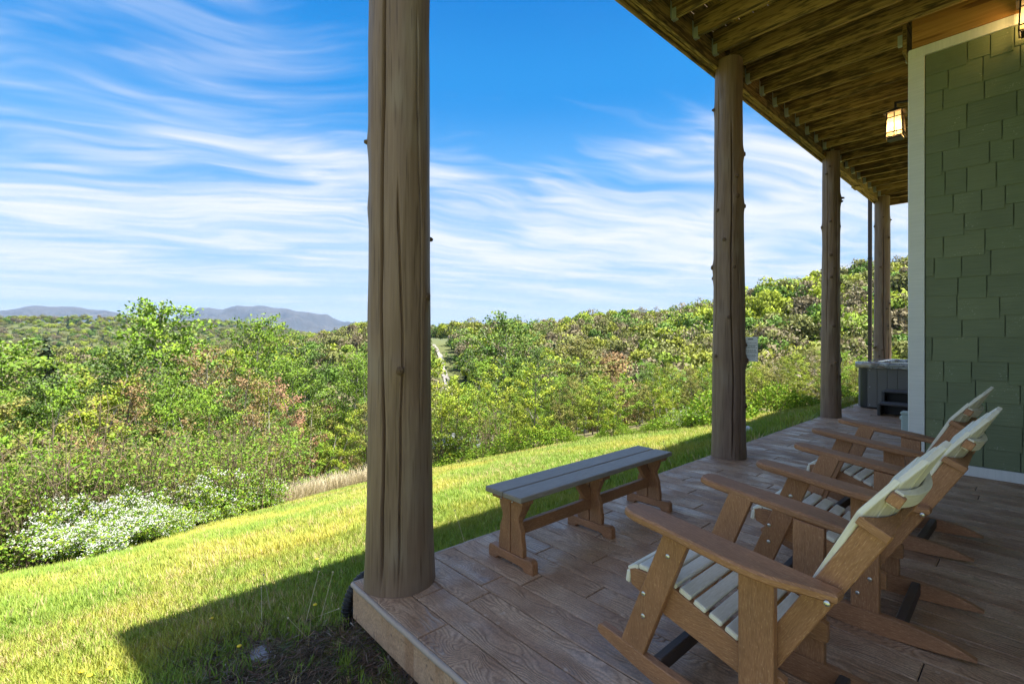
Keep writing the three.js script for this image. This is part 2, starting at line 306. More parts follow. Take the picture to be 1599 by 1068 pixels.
// ---------------------------------------------------------------- patio slab with stamped planks
const PX0 = -2.58, PX1 = 2.2, PZ0 = -1.14, PZ1 = -14.2;
{
  const patio = thing('patio', 'brown stamped concrete patio with plank pattern', 'patio'); patio.userData.kind = 'structure';
  const slab = part('slab', uvGrain(chamferBox(PX1 - PX0, .19, PZ0 - PZ1, .006), 'x'), M.concrete, patio); slab.position.set((PX0 + PX1) / 2, -.105, (PZ0 + PZ1) / 2);
  const foot = part('footing', plain(PX1 - PX0 - .12, .5, PZ0 - PZ1 - .1), M.concrete, patio); foot.position.set((PX0 + PX1) / 2, -.43, (PZ0 + PZ1) / 2);
  // worn rounded lip along the two open edges
  const lip = (len, axis) => { const N = Math.ceil(len / .02), pos = [], idx = [], r = rng(5 + (axis === 'x' ? 1 : 0)); const sect = [[0, .003], [.008, .005], [.015, .002], [.019, -.006], [.018, -.016], [.011, -.021], [0, -.021]];
    for (let i = 0; i <= N; i++) { const t = i / N * len, w = (fbm(t * 4 + 3, 2, 3) - .5) * .008, d = (fbm(t * 11, 8, 2) - .5) * .005; for (const [o, y] of sect) axis === 'x' ? pos.push(t, y + d, o * 1.0 + (o > 0 ? w : 0)) : pos.push(-o - (o > 0 ? w : 0), y + d, -t); }
    const S = sect.length; for (let i = 0; i < N; i++) for (let k = 0; k < S - 1; k++) { const a = i * S + k; idx.push(a, a + 1, a + S, a + 1, a + S + 1, a + S); }
    const g = new THREE.BufferGeometry(); g.setAttribute('position', new THREE.Float32BufferAttribute(pos, 3)); g.setIndex(idx); g.computeVertexNormals(); g.setAttribute('uv', new THREE.Float32BufferAttribute(new Float32Array(pos.length / 3 * 2).map((_, i) => pos[(i >> 1) * 3 + (i & 1 ? 2 : 0)]), 2)); return g; };
  part('slab_lip', lip(PX1 - PX0, 'x'), M.edge, patio).position.set(PX0, -.004, PZ0 - .004);
  part('slab_lip', lip(PZ0 - PZ1, 'z'), M.edge, patio).position.set(PX0 + .004, -.004, PZ0);
  part('joint_bed', plain(PX1 - PX0 - .03, .006, PZ0 - PZ1 - .03), M.stampDark, patio).position.set((PX0 + PX1) / 2, -.0085, (PZ0 + PZ1) / 2);
  const r = rng(12), far = []; let z = PZ0 - .004, row = 0;
  const first = [[-2.575, -1.9], [-2.575, -2.19], [-2.575, -1.985], [-2.575, -2.07]];
  while (z > PZ1 + .1) {
    const w = row < 1 ? .17 : .165; let x = PX0 + .004;
    let xs = row < 4 ? first[row].slice() : [PX0 + .004, PX0 + .25 + ((row * .37) % 1) * .85];
    xs[0] = PX0 + .004; while (xs[xs.length - 1] < PX1 - 1.5) xs.push(xs[xs.length - 1] + .95 + r() * .35); xs.push(PX1 - .01);
    for (let i = 0; i < xs.length - 1; i++) {
      const len = xs[i + 1] - xs[i] - .005, g = uvGrain(chamferBox(len, .012, w - .005, .0035), 'x', 1, r() * 7, r() * 7);
      const cx = (xs[i] + xs[i + 1]) / 2, cz = z - w / 2, cy = -.0045 + r() * .0015;
      if (z > -8.6) part('plank', g, M.stamp, patio).position.set(cx, cy, cz); else far.push(g.translate(cx, cy, cz));
    }
    z -= w; row++;
  }
  part('plank_field', merge(far), M.stamp, patio).userData.kind = 'stuff';
}

// ---------------------------------------------------------------- house wall with shingles
const WZ = -6.51, WX0 = -.956, WTOP = 4.372;
{
  const house = thing('house_wall', 'green shingled house wall with white corner trim at the right', 'house wall');
  part('wall_core', plain(5.2, WTOP - .01, 4.1), M.plaster, house).position.set(WX0 + 2.6 + .02, (WTOP - .01) / 2 + .004, WZ - 2.05 - .02);
  part('side_wall', plain(.2, 5.6, 5.3), M.plaster, house).position.set(PX1 + .1, 2.8, -3.85);
  part('corner_board', board(.13, WTOP - .1, .03, 'y', .003), M.trim, house).position.set(WX0 + .065, (WTOP - .1) / 2 + .003, WZ + .002);
  part('corner_board', board(.03, WTOP, .13, 'y', .003), M.trim, house).position.set(WX0 + .006, WTOP / 2 + .003, WZ - .08);
  part('frieze_board', board(3.3, .098, .032, 'x', .003), M.trim, house).position.set(WX0 + 1.65, WTOP - .049, WZ + .003);
  part('base_board', board(3.1, .1, .03, 'x', .003), M.trim, house).position.set(WX0 + .132 + 1.55, .053, WZ + .002);
  const r = rng(77), tints = [[1, 1, 1], [.92, .93, .92], [1.06, 1.05, 1.02], [.97, 1, .96]].map((c) => { const m = M.shingle.clone(); m.color.setRGB(...c); return m; });
  const course = .209, x0 = WX0 + .134;
  for (let row = 0; row < 20; row++) {
    const yb = .108 + row * course; let x = x0 - r() * .16;
    while (x < 1.25) {
      const w = [.16, .205, .25, .30, .34][Math.floor(r() * 5)], drop = row === 0 ? 0 : (r() < .5 ? 0 : .028 + r() * .008);
      const xa = Math.max(x, x0 + .001), xb = x + w - .008, top = Math.min(WTOP - .101, yb + course + .03); x += w;
      if (xb - xa < .012) continue;
      const hh = top - yb + drop;
      const g = uvGrain(chamferBox(xb - xa, hh, .012, .0015), 'y', 1, r() * 4, r() * 4);
      const m = part('shingle', g, tints[Math.floor(r() * 4)], house); m.position.set((xa + xb) / 2, yb - drop + hh / 2, WZ - .003); m.rotation.x = -.036 - r() * .004;
    }
  }
  part('hall_wall', plain(2.0, WTOP - .05, .1), M.plaster, house).position.set(2.45, WTOP / 2, WZ - .03);
}

// ---------------------------------------------------------------- deck overhead
const JB = 4.52, JH = .245, DZ0 = -1.2, DZ1 = -13.98;
{
  const deck = thing('deck', 'raised wooden deck overhead with open joists and hangers', 'deck');
  const len = DZ0 - DZ1, mid = (DZ0 + DZ1) / 2;
  // doubled rim beam in lengths
  for (const [a, b] of [[DZ0, -5.42], [-5.424, -9.55], [-9.554, DZ1]]) {
    part('rim_beam', board(.038, .40, a - b, 'z'), M.joist, deck).position.set(-2.505, 4.62, (a + b) / 2);
    part('rim_beam', board(.038, .40, a - b, 'z'), M.joist, deck).position.set(-2.546, 4.617, (a + b) / 2);
    part('fascia_board', board(.028, .44, a - b, 'z'), M.joist, deck).position.set(-2.582, 4.612, (a + b) / 2);
  }
  part('end_joist', board(5.0, .36, .04, 'x'), M.joist, deck).position.set(-2.48 + 2.5, 4.60, DZ1 - .022);
  part('end_joist', board(4.7, .36, .04, 'x'), M.joist, deck).position.set(-2.48 + 2.35, 4.64, DZ0 + .022);
  part('splice_block', board(.16, .02, .30, 'z'), M.joist, deck).position.set(-2.545, 4.405, -6.02);
  part('splice_block', board(.16, .02, .30, 'z'), M.joist, deck).position.set(-2.545, 4.405, -11.8);
  const jg = {}; const joistGeo = (L) => { const k = L.toFixed(2); (jg[k] ||= []); if (jg[k].length < 5) { const g = board(L, JH, .038, 'x', .002); jg[k].push(g); return g; } return jg[k][Math.floor(R0() * 5)]; };
  const hang = merge([plain(.05, .012, .052).translate(.025, -.006, 0), plain(.002, .17, .03).translate(.004, .085, .034), plain(.002, .17, .03).translate(.004, .085, -.034), plain(.05, .10, .003).translate(.025, .05, .0215), plain(.05, .10, .003).translate(.025, .05, -.0215)]);
  const bite = merge([hang]);
  for (let k = 0; k < 29; k++) {
    const z = -1.2983 - k * .4437; if (z < DZ1 + .1) break;
    const beyond = z < WZ - .05 && z > WZ - 4.2, L = beyond ? 1.47 : 4.62, x0 = -2.483;
    part('joist', joistGeo(L), M.joist, deck).position.set(x0 + L / 2, JB + JH / 2, z);
    part('joist_hanger', bite, M.galv, deck).position.set(x0 + .001, JB - .001, z);
    if (beyond) { const h = part('joist_hanger', bite, M.galv, deck); h.position.set(x0 + L - .001, JB - .001, z); h.rotation.y = Math.PI; }
  }
  // header above the shingled wall and ledger along its hidden side
  part('header', board(3.1, .30, .04, 'x'), M.header, deck).position.set(WX0 + .03 + 1.55, 4.376 + .15, WZ + .006);
  part('ledger', board(.038, .34, 4.1, 'z'), M.joist, deck).position.set(-.992, 4.55, WZ - 2.06);
  const bg = [0, 1, 2, 3].map(() => board(.138, .032, len + .1, 'z', .003));
  let x = -2.62, i = 0; while (x < 2.15) { part('deck_board', bg[i % 4], M.joist, deck).position.set(x + .069, JB + JH + .018, mid); x += .144; i++; }
}

// ---------------------------------------------------------------- log posts
function logPost(label, x, z, rb, rt, h, seed, crackAng, nKnots, name = 'log_post') {
  const t = thing(name, label, 'post', [x, 0, z], 0, 'log posts along the patio edge'), r = rng(seed), NA = name === 'log_post' && z > -8 ? 320 : 150, NV = 130, pos = [], uv = [], idx = [];
  const knots = []; for (let i = 0; i < nKnots; i++) knots.push([r() * Math.PI * 2, .25 + r() * (h - .5), .5 + r()]);
  const rad = (a, y) => { const t2 = y / h; let q = lerp(rb, rt, Math.pow(t2, .8)) * (1 + .035 * Math.exp(-y / .12)); q += (fbm(Math.cos(a) * 1.5 + 9 + seed, y * .9 + Math.sin(a) * 1.5, 3) - .5) * .028 + (vnoise(Math.cos(a) * 7 + 30, Math.sin(a) * 7 + y * .5) - .5) * .0025;
    for (const [ka, ky, s] of knots) { let d = Math.abs(a - ka); d = Math.min(d, Math.PI * 2 - d) * q; const e = (d * d) / .0022 + (y - ky) ** 2 / .004; if (e < 9) q += .014 * s * Math.exp(-e); }
    const groove = (ca, w, dep, lo, hi) => { const path = ca + (fbm(y * 1.1 + ca, 3.3, 3) - .5) * .3; let d = Math.abs(((a - path + Math.PI * 3) % (Math.PI * 2)) - Math.PI); const k = Math.exp(-((d * q) ** 2) / (w * w)) * smooth(lo, lo + .25, y) * smooth(hi, hi - .25, y); q -= dep * k; };
    groove(crackAng, .0055, .04, .0, h * .85); groove(crackAng + 1.1, .004, .016, h * .3, h * .95); groove(crackAng - .55, .004, .02, .0, h * .5); groove(crackAng - 1.2, .004, .016, h * .2, h * .7); return q; };
  for (let j = 0; j <= NV; j++) for (let i = 0; i <= NA; i++) { const a = i / NA * Math.PI * 2, y = j / NV * h, q = rad(a % (Math.PI * 2), y); pos.push(Math.cos(a) * q, y, Math.sin(a) * q); uv.push(a / (Math.PI * 2) * 1.2, y + seed * .3); }
  for (let j = 0; j < NV; j++) for (let i = 0; i < NA; i++) { const a = j * (NA + 1) + i, b = a + 1, c = a + NA + 1, d = c + 1; idx.push(a, c, b, b, c, d); }
  const g = new THREE.BufferGeometry(); g.setAttribute('position', new THREE.Float32BufferAttribute(pos, 3)); g.setAttribute('uv', new THREE.Float32BufferAttribute(uv, 2)); g.setIndex(idx); g.computeVertexNormals();
  part('log', g, M.log, t);
  for (const [ka, ky, s] of knots) {
    const q = rad(ka, ky), stub = r() < .38, kr = .013 + .009 * s, L = .02 + .03 * r() * s, kg = stub ? new THREE.CylinderGeometry(kr * .55, kr * .95, L, 10, 2) : new THREE.SphereGeometry(kr, 12, 8); const kp = kg.attributes.position, jx = r() * 9;
    for (let i = 0; i < kp.count; i++) { const X = kp.getX(i), Y = kp.getY(i), Z = kp.getZ(i), w = 1 + (vnoise(X * 120 + jx, Z * 120 + Y * 60) - .5) * .5; kp.setXYZ(i, X * w, (stub ? Y : Y * .55) * w, Z * w); } kg.computeVertexNormals();
    const k = part('knot', kg, M.knot, t), off = q + (stub ? L * .2 : -.002); k.position.set(Math.cos(ka) * off, ky, Math.sin(ka) * off); k.rotation.order = 'YXZ'; k.rotation.y = -ka; k.rotation.z = -Math.PI / 2 + .35 * (r() - .2);
  }
  return t;
}
logPost('thick knotty log post rising from the patio corner nearest the lawn', -2.42, -1.345, .186, .152, 4.5, 4, 1.05, 13);
logPost('tall knotty log post with long crack and a small sign', -2.42, -5.54, .182, .146, 4.51, 21, .95, 26);
logPost('slender log post between the signed post and the hot tub', -2.44, -9.56, .152, .124, 4.51, 35, .6, 26);
logPost('farthest log post standing behind the hot tub', -2.44, -13.44, .165, .138, 4.51, 48, 1.2, 30);
{ // downspout beside the far post
  const d = thing('downspout', 'thin brown rectangular downspout beside the farthest log post', 'downspout', [-2.72, 0, -13.72]);
  part('pipe', board(.075, 4.75, .06, 'y', .008), M.lumberDark, d).position.y = 2.3;
  for (const y of [1.2, 3.2]) part('bracket', plain(.085, .03, .07), M.black, d).position.y = y;
}
{ // notice fixed to the second post
  const cv = document.createElement('canvas'); cv.width = 128; cv.height = 256; const c = cv.getContext('2d'); c.fillStyle = '#e8ecef'; c.fillRect(0, 0, 128, 256); c.fillStyle = '#39424c';
  const r = rng(6); let y = 22; c.fillRect(40, 18, 48, 10); y = 60; while (y < 236) { let x = 14; const end = 92 + r() * 22; while (x < end) { const w = 6 + r() * 16; c.fillRect(x, y, w, 4); x += w + 4; } y += y % 52 < 11 ? 20 : 11; }
  const tx = new THREE.CanvasTexture(cv); tx.colorSpace = THREE.SRGBColorSpace;
  const s = thing('notice_sign', 'small white printed notice fixed to a log post', 'sign', [-2.215, 1.23, -5.62], .62);
  part('backing', plain(.155, .275, .008), mat({ rgb: [.7, .72, .74], roughness: .4 }), s);
  const face = part('printed_face', new THREE.PlaneGeometry(.149, .269), mat({ map: tx, roughness: .35 }), s); face.position.z = .0065;
}

// ---------------------------------------------------------------- trestle bench
{
  const b = thing('bench', 'long trestle bench with two grey top planks on brown legs', 'bench', [-2.145, 0, -2.69]);
  for (const x of [-.082, .082]) part('seat_plank', board(.156, .032, 1.655, 'z', .005), M.grey, b).position.set(x, .434, 0);
  const panel = (s) => prism([...spline([[.004 * s, .075], [.108 * s, .075], [.108 * s, .11], [.098 * s, .16], [.092 * s, .22], [.078 * s, .30], [.098 * s, .345], [.1 * s, .416], [.004 * s, .416]], 1).length ? [[.004 * s, .075], [.106 * s, .075], [.107 * s, .12], [.097 * s, .175], [.094 * s, .215], [.072 * s, .27], [.072 * s, .30], [.092 * s, .335], [.098 * s, .36], [.098 * s, .416], [.004 * s, .416]] : []], .036, 'y', .003);
  const footShape = (() => { const p = []; const L = .195; p.push([-L, .0], [-L, .045]); for (let i = 0; i <= 5; i++) { const a = Math.PI - i / 5 * Math.PI / 2; p.push([-L + .03 + Math.cos(a) * .03, .055 + Math.sin(a) * .025]); } p.push([-.11, .074], [.11, .074]); for (let i = 0; i <= 5; i++) { const a = Math.PI / 2 - i / 5 * Math.PI / 2; p.push([L - .03 + Math.cos(a) * .03, .055 + Math.sin(a) * .025]); } p.push([L, 0], [L - .07, 0], [L - .085, .018], [L - .11, .022], [-L + .11, .022], [-L + .085, .018], [-L + .07, 0]); return p; })();
  const footGeo = prism(footShape, .05, 'x', .004, true), panelGeo = [panel(1), panel(-1)];
  const braceGeo = prism([[0, 0], [0, .07], [.10, .165], [.17, .165], [.17, .15], [.05, .0]], .034, 'x', .003);
  for (const [k, z] of [[-1, -.745], [0, 0], [1, .745]]) {
    for (const g of panelGeo) part('leg_panel', g, M.lumber, b).position.z = z;
    part('foot', footGeo, M.lumber, b).position.z = z + (k === 0 ? .0 : 0);
    part('cleat', board(.27, .03, .09, 'x'), M.lumber, b).position.set(0, .401, z);
    for (const d of k === 0 ? [-1, 1] : [-k]) { const m = part('brace', braceGeo, M.lumber, b); m.position.set(0, .232, z + d * .018); m.rotation.y = -d * Math.PI / 2; }
    for (const x of [-.05, .05]) { const m = part('bolt', new THREE.SphereGeometry(.006, 8, 5), M.steel, b); m.position.set(x, .395, z + .047); }
  }
  for (const [z0, z1] of [[-.725, -.02], [.02, .725]]) part('stretcher', board(.034, .075, z1 - z0, 'z'), M.lumber, b).position.set(0, .20, (z0 + z1) / 2);
}

// ---------------------------------------------------------------- rocking chairs
function rockingChair(label, x, z, turn) {
  const c = thing('rocking_chair', label, 'rocking chair', [x, 0, z], turn, 'rocking chairs in a row'), at = (n, g, m, x = 0, y = 0, z = 0, p = c) => { const o = part(n, g, m, p); o.position.set(x, y, z); return o; };
  const top = spline([[-.545, .165], [-.44, .152], [-.33, .130], [-.2, .110], [0, .098], [.15, .094], [.29, .084], [.38, .066], [.452, .038]], 26);
  const bot = spline([[.452, .030], [.36, .018], [.22, .006], [.06, .0], [-.1, .010], [-.24, .034], [-.38, .070], [-.548, .122]], 24);
  const G = rockingChair.g ||= (() => {
    const g = {};
    g.rocker = prism([...top, ...bot, [-.562, .135], [-.558, .155]], .036, 'x', .003);
    g.front = prism([[-.236, .676], [-.138, .664], [-.342, .133], [-.442, .152]], .035, 'y', .003);
    g.rear = prism([[.02, .098], [.13, .095], [.13, .6185], [.02, .632]], .035, 'y', .003);
    g.rail = prism([[-.425, .425], [-.418, .368], [-.27, .305], [-.1, .255], [.12, .192], [.15, .205], [.15, .272], [.05, .308], [-.1, .368], [-.23, .418], [-.33, .437], [-.40, .437]], .033, 'x', .003);
    const armPts = [...spline([[-.384, -.012], [-.376, .036], [-.34, .058], [-.2, .064], [-.05, .074], [.06, .078], [.15, .066], [.23, .03], [.315, -.006]], 34), [.318, -.058], ...spline([[.25, -.06], [0, -.062], [-.2, -.064], [-.33, -.062], [-.372, -.045]], 14)];
    const arm = (s) => { const q = prism(s > 0 ? armPts : armPts.map(([a, b]) => [a, -b]).reverse(), .03, 'x', .007); q.rotateX(Math.PI / 2); return q; };
    g.arm = { '1': arm(1), '-1': arm(-1) };
    g.upright = board(.62, .075, .03, 'x', .003);
    g.slat = board(.048, .021, .474, 'z', .004);
    g.nose = board(.05, .02, .474, 'z', .004);
    g.stretch = board(.036, .06, .48, 'z', .004);
    // fan of seven back slats; s runs up the recline
    const zb = (e) => e * .058, zt = (e) => e * .0755, tops = (e) => [.80, .79, .745, .68, .565][Math.round(Math.abs(e) + .5)] ?? .565;
    g.back = []; const edgeTop = { 0: .803, .5: .795, 1.5: .752, 2.5: .682, 3.5: .572 };
    for (let i = -3; i <= 3; i++) {
      const e0 = i - .5, e1 = i + .5, s0 = -.06, S0 = edgeTop[Math.abs(e0)], S1 = edgeTop[Math.abs(e1)], gap = .0035;
      const w = (e, s) => lerp(zb(e), zt(e), clamp(s / .75));
      const pts = [[s0, w(e0, s0) + gap], [s0, w(e1, s0) - gap], [S1 - .012, w(e1, S1) - gap], [S1, w(e1, S1) - gap * 2], ...(i === 0 ? [[.808, 0]] : []), [S0, w(e0, S0) + gap * 2], [S0 - .012, w(e0, S0) + gap]];
      const q = prism(pts, .017, 'x', .002), pp = q.attributes.position;
      for (let k = 0; k < pp.count; k++) { const zz = pp.getY(k), t = pp.getZ(k); pp.setXYZ(k, pp.getX(k), -.066 * (1 - (zz / .27) ** 2) - t, zz); }
      q.computeVertexNormals(); g.back.push(q);
    }
    const N = 14, cb = []; for (let k = 0; k <= N; k++) { const zz = lerp(-.262, .262, k / N); cb.push([.012 + .066 * (1 - (zz / .27) ** 2), zz]); }
    g.cross = prism([[.097, -.262], [.097, .262], ...cb.slice().reverse()], .026, 'y', .002);
    const br = []; for (let k = 0; k <= N; k++) { const zz = lerp(-.20, .20, k / N); br.push([.012 + .066 * (1 - (zz / .27) ** 2), zz]); }
    g.brace = prism([...br.map(([a, b]) => [a + .022, b]), ...br.slice().reverse()], .05, 'y', .002);
    g.block = board(.036, .036, .024, 'x', .003);
    g.bolt = new THREE.SphereGeometry(.0095, 10, 6);
    return g;
  })();
  const D = V3(.47, .883, 0), ang = Math.atan2(D.y, D.x);
  for (const s of [1, -1]) {
    at('rocker', G.rocker, M.lumber, 0, 0, s * .2575);
    at('front_leg', G.front, M.lumber, 0, 0, s * .2585);
    at('rear_leg', G.rear, M.lumber, 0, 0, s * .2585);
    at('seat_rail', G.rail, M.lumber, 0, 0, s * .2235);
    const a = at('arm', G.arm[s], M.lumber, -.005, .652, s * .305); a.rotation.z = -.125;
    // upright centre line from (.075, .30) to (.39, .835)
    const u = at('back_upright', G.upright, M.lumber, .236, .562, s * .224); u.rotation.z = Math.atan2(.535, .312);
    for (const [bx, by] of [[-.338, .372], [-.34, .285], [.095, .245], [.048, .165], [-.235, .55]]) { const m = at('bolt', G.bolt, M.steel, bx, by, s * .2765); m.scale.z = .45; }
    { const m = at('bolt', G.bolt, M.steel, .285, .603, s * (.305 + .01)); m.scale.z = .5; }
      }
  const railTop = (X) => { const p = [[-.40, .437], [-.33, .437], [-.23, .418], [-.1, .368], [.05, .308], [.2, .255]]; let i = 0; while (i < p.length - 2 && p[i + 1][0] < X) i++; return lerp(p[i][1], p[i + 1][1], (X - p[i][0]) / (p[i + 1][0] - p[i][0])); };
  for (let k = 0; k < 9; k++) { const X = -.36 + k * .057, m = at('seat_slat', G.slat, M.cream, X, railTop(X) + .0115, 0); m.rotation.z = Math.atan2(railTop(X + .02) - railTop(X - .02), .04); }
  { const m = at('seat_slat', G.nose, M.cream, -.412, .434, 0); m.rotation.z = .5; } { const m = at('seat_slat', G.nose, M.cream, -.4345, .392, 0); m.rotation.z = 1.42; }
  at('stretcher', G.stretch, M.lumberDark, -.30, .098, 0); at('stretcher', G.stretch, M.lumberDark, .2, .062, 0);
  // back slats: local frame with x up the recline, y = to the front, z = across
  const fr = new THREE.Group(); fr.name = 'backrest'; fr.position.set(.075, .372, 0); fr.rotation.z = ang; c.add(fr);
  for (let i = -3; i <= 3; i++) {
    at('back_slat', G.back[i + 3], M.cream, 0, 0, 0, fr);
  }
  // cross board on the upright ends and curved upper brace, drawn in (rearward, across)
  const put = (n, g, m, s, d) => { const o = part(n, g, m, fr); o.matrixAutoUpdate = false; o.matrix.makeBasis(V3(0, -1, 0), V3(0, 0, 1), V3(-1, 0, 0)).setPosition(s, d, 0); return o; };
  put('cross_board', G.cross, M.lumber, .545, 0); put('curved_brace', G.brace, M.cream, .635, 0);
  for (const s of [1, -1]) { const o = part('brace_block', G.block, M.lumber, fr); o.position.set(.635, -.056, s * .2); }
  return c;
}
rockingChair('nearest brown rocking chair with cream slats, closest to the camera', -.70, -1.90, 0);
rockingChair('middle brown rocking chair with cream slats', -.64, -2.99, .02);
rockingChair('farthest brown rocking chair with cream slats, next to the green wall', -.725, -4.22, -.02);

// ---------------------------------------------------------------- hot tub, steps, utility box, lanterns
{
  const t = thing('hot_tub', 'grey panelled hot tub with marbled rim at the patio end', 'hot tub', [-1.43, 0, -12.22]);
  const rr = (w, d, r) => { const s = new THREE.Shape(), x = w / 2, y = d / 2; s.moveTo(-x + r, -y); s.lineTo(x - r, -y); s.quadraticCurveTo(x, -y, x, -y + r); s.lineTo(x, y - r); s.quadraticCurveTo(x, y, x - r, y); s.lineTo(-x + r, y); s.quadraticCurveTo(-x, y, -x, y - r); s.lineTo(-x, -y + r); s.quadraticCurveTo(-x, -y, -x + r, -y); return s; };
  const cab = new THREE.ExtrudeGeometry(rr(1.96, 1.96, .14), { depth: .76, bevelEnabled: false, curveSegments: 8 }); cab.rotateX(-Math.PI / 2); part('cabinet', uvGrain(toCreasedNormals(cab, .5), 'y'), M.black, t).position.y = .02;
  const rim = rr(2.06, 2.06, .18), hole = rr(1.6, 1.6, .3); rim.holes.push(new THREE.Path(hole.getPoints(8).reverse()));
  const rg = new THREE.ExtrudeGeometry(rim, { depth: .07, bevelEnabled: true, bevelSize: .03, bevelThickness: .025, bevelSegments: 3, curveSegments: 8 }); rg.rotateX(-Math.PI / 2); part('rim', uvGrain(toCreasedNormals(rg, .7), 'x'), M.marble, t).position.y = .80;
  const wt = new THREE.PlaneGeometry(1.66, 1.66); wt.rotateX(-Math.PI / 2); part('water', wt, mat({ rgb: [.12, .3, .36], roughness: .05 }), t).position.y = .80;
  for (let i = 0; i < 11; i++) part('side_panel', board(.149, .74, .02, 'y', .004), M.tubPanel, t).position.set(-.76 + i * .152, .405, .985);
  for (let i = 0; i < 11; i++) part('side_panel', board(.02, .74, .149, 'y', .004), M.tubPanel, t).position.set(-.985, .405, -.76 + i * .152);
  for (const [a, b] of [[-.90, .93], [-.952, .882]]) { const m = part('corner_panel', board(.09, .75, .024, 'y', .004), M.tubPanel, t); m.position.set(a - .01, .405, b + .012); m.rotation.y = -.55; }
  for (const [x, y] of [[-.80, .74], [-.80, .42], [-.80, .08], [-.1, .74]]) part('screw', new THREE.SphereGeometry(.009, 8, 5), M.steel, t).position.set(x, y, .996);
}
{
  const t = thing('spa_steps', 'dark two-tier plastic steps in front of the hot tub', 'steps', [-1.56, 0, -10.72]);
  for (const s of [-1, 1]) part('side', prism([[-.36, 0], [.24, 0], [.24, .40], [-.02, .40], [-.04, .20], [-.36, .20]], .05, 'x', .01), M.step, t).position.set(s * .37, .003, 0); 
  for (const o of t.children) { o.rotation.y = Math.PI / 2; }
  part('tread', board(.74, .045, .30, 'x', .012), M.stepTop, t).position.set(0, .205, .20);
  part('tread', board(.74, .045, .28, 'x', .012), M.stepTop, t).position.set(0, .40, -.10);
  part('riser', plain(.70, .17, .02), M.black, t).position.set(0, .095, .05); part('riser', plain(.70, .17, .02), M.black, t).position.set(0, .29, -.2);
}
{
  const t = thing('utility_box', 'pale grey-green plastic outlet box on the house corner', 'outlet box', [-1.03, .40, -6.95]);
  const m = mat({ rgb: [.42, .50, .47], roughness: .45 });
  part('housing', board(.10, .20, .12, 'y', .01), m, t); part('lid', board(.115, .03, .14, 'x', .008), m, t).position.y = .11; part('latch', board(.02, .04, .03, 'y', .004), m, t).position.set(-.06, .05, 0);
}
function lantern(label, pos, turn, glow) {
  const t = thing('lantern', label, 'lantern', pos, turn, null), w0 = .10, w1 = .118, h = .27, bar = .012;
  const frame = mat({ rgb: [.020, .013, .009], roughness: .45, metalness: .3 }), glass = mat({ rgb: [1, .86, .6], transmission: .8, roughness: .35, thickness: 0 });
  const P = (sx, sz, y) => { const w = lerp(w1, w0, (y + h / 2) / h); return V3(sx * w / 2 * 1.3, y, sz * w / 2 * 1.3); };
  const rod = (a, b, r, n) => { const L = a.distanceTo(b), g = new THREE.BoxGeometry(r, L, r), o = part(n, g, frame, t); o.position.copy(a).add(b).multiplyScalar(.5); o.quaternion.setFromUnitVectors(V3(0, 1, 0), b.clone().sub(a).normalize()); };
  for (const sx of [-1, 1]) for (const sz of [-1, 1]) rod(P(sx, sz, -h / 2), P(sx, sz, h / 2), bar, 'corner_bar');
  for (const y of [-h / 2, -h / 2 + .05, h / 2 - .055]) for (const [a, b] of [[[-1, -1], [1, -1]], [[1, -1], [1, 1]], [[1, 1], [-1, 1]], [[-1, 1], [-1, -1]]]) rod(P(...a, y), P(...b, y), bar * .8, 'cross_bar');
  for (const [sx, sz] of [[0, 1], [0, -1], [1, 0], [-1, 0]]) rod(P(sx, sz, -h / 2), P(sx, sz, h / 2), bar * .7, 'mullion');
  for (let k = 0; k < 4; k++) { const b = w1 / 2 * 1.3 - .004, c = w0 / 2 * 1.3 - .004, g = new THREE.BufferGeometry(); g.setAttribute('position', new THREE.Float32BufferAttribute([-b, -h / 2, b, b, -h / 2, b, c, h / 2, c, -b, -h / 2, b, c, h / 2, c, -c, h / 2, c], 3)); g.computeVertexNormals(); part('pane', g, glass, t).rotation.y = k * Math.PI / 2; }
  const cap = new THREE.ConeGeometry(.135, .07, 4); cap.rotateY(Math.PI / 4); part('cap', cap, frame, t).position.y = h / 2 + .035;
  part('base', plain(.13, .018, .13), frame, t).position.y = -h / 2 - .012; rod(V3(0, h / 2 + .06, 0), V3(0, h / 2 + .13, 0), .02, 'stem'); rod(V3(0, h / 2 + .12, 0), V3(.13, h / 2 + .10, 0), .02, 'arm'); 
  part('back_plate', plain(.02, .2, .11), frame, t).position.set(.135, h / 2 + .05, 0);
  const em = mat({ rgb: [1, .8, .5], roughness: .4 }); em.emissive.setRGB(1, .62, .22); em.emissiveIntensity = glow * 3;
  const bulb = part('bulb', new THREE.SphereGeometry(.032, 16, 12), em, t); bulb.scale.y = 1.3;
  const L = new THREE.PointLight(new THREE.Color().setRGB(1, .72, .36), glow, 0, 2); L.castShadow = true; L.shadow.radius = 1.6; L.name = 'lantern_glow'; t.add(L);
}
lantern('lit amber glass lantern beyond the white corner trim', [-1.115, 3.73, -6.80], 0, .24);
lantern('black wall lantern at the top right edge above the green shingles', [-.075, 4.25, -6.36], Math.PI / 2, .14);
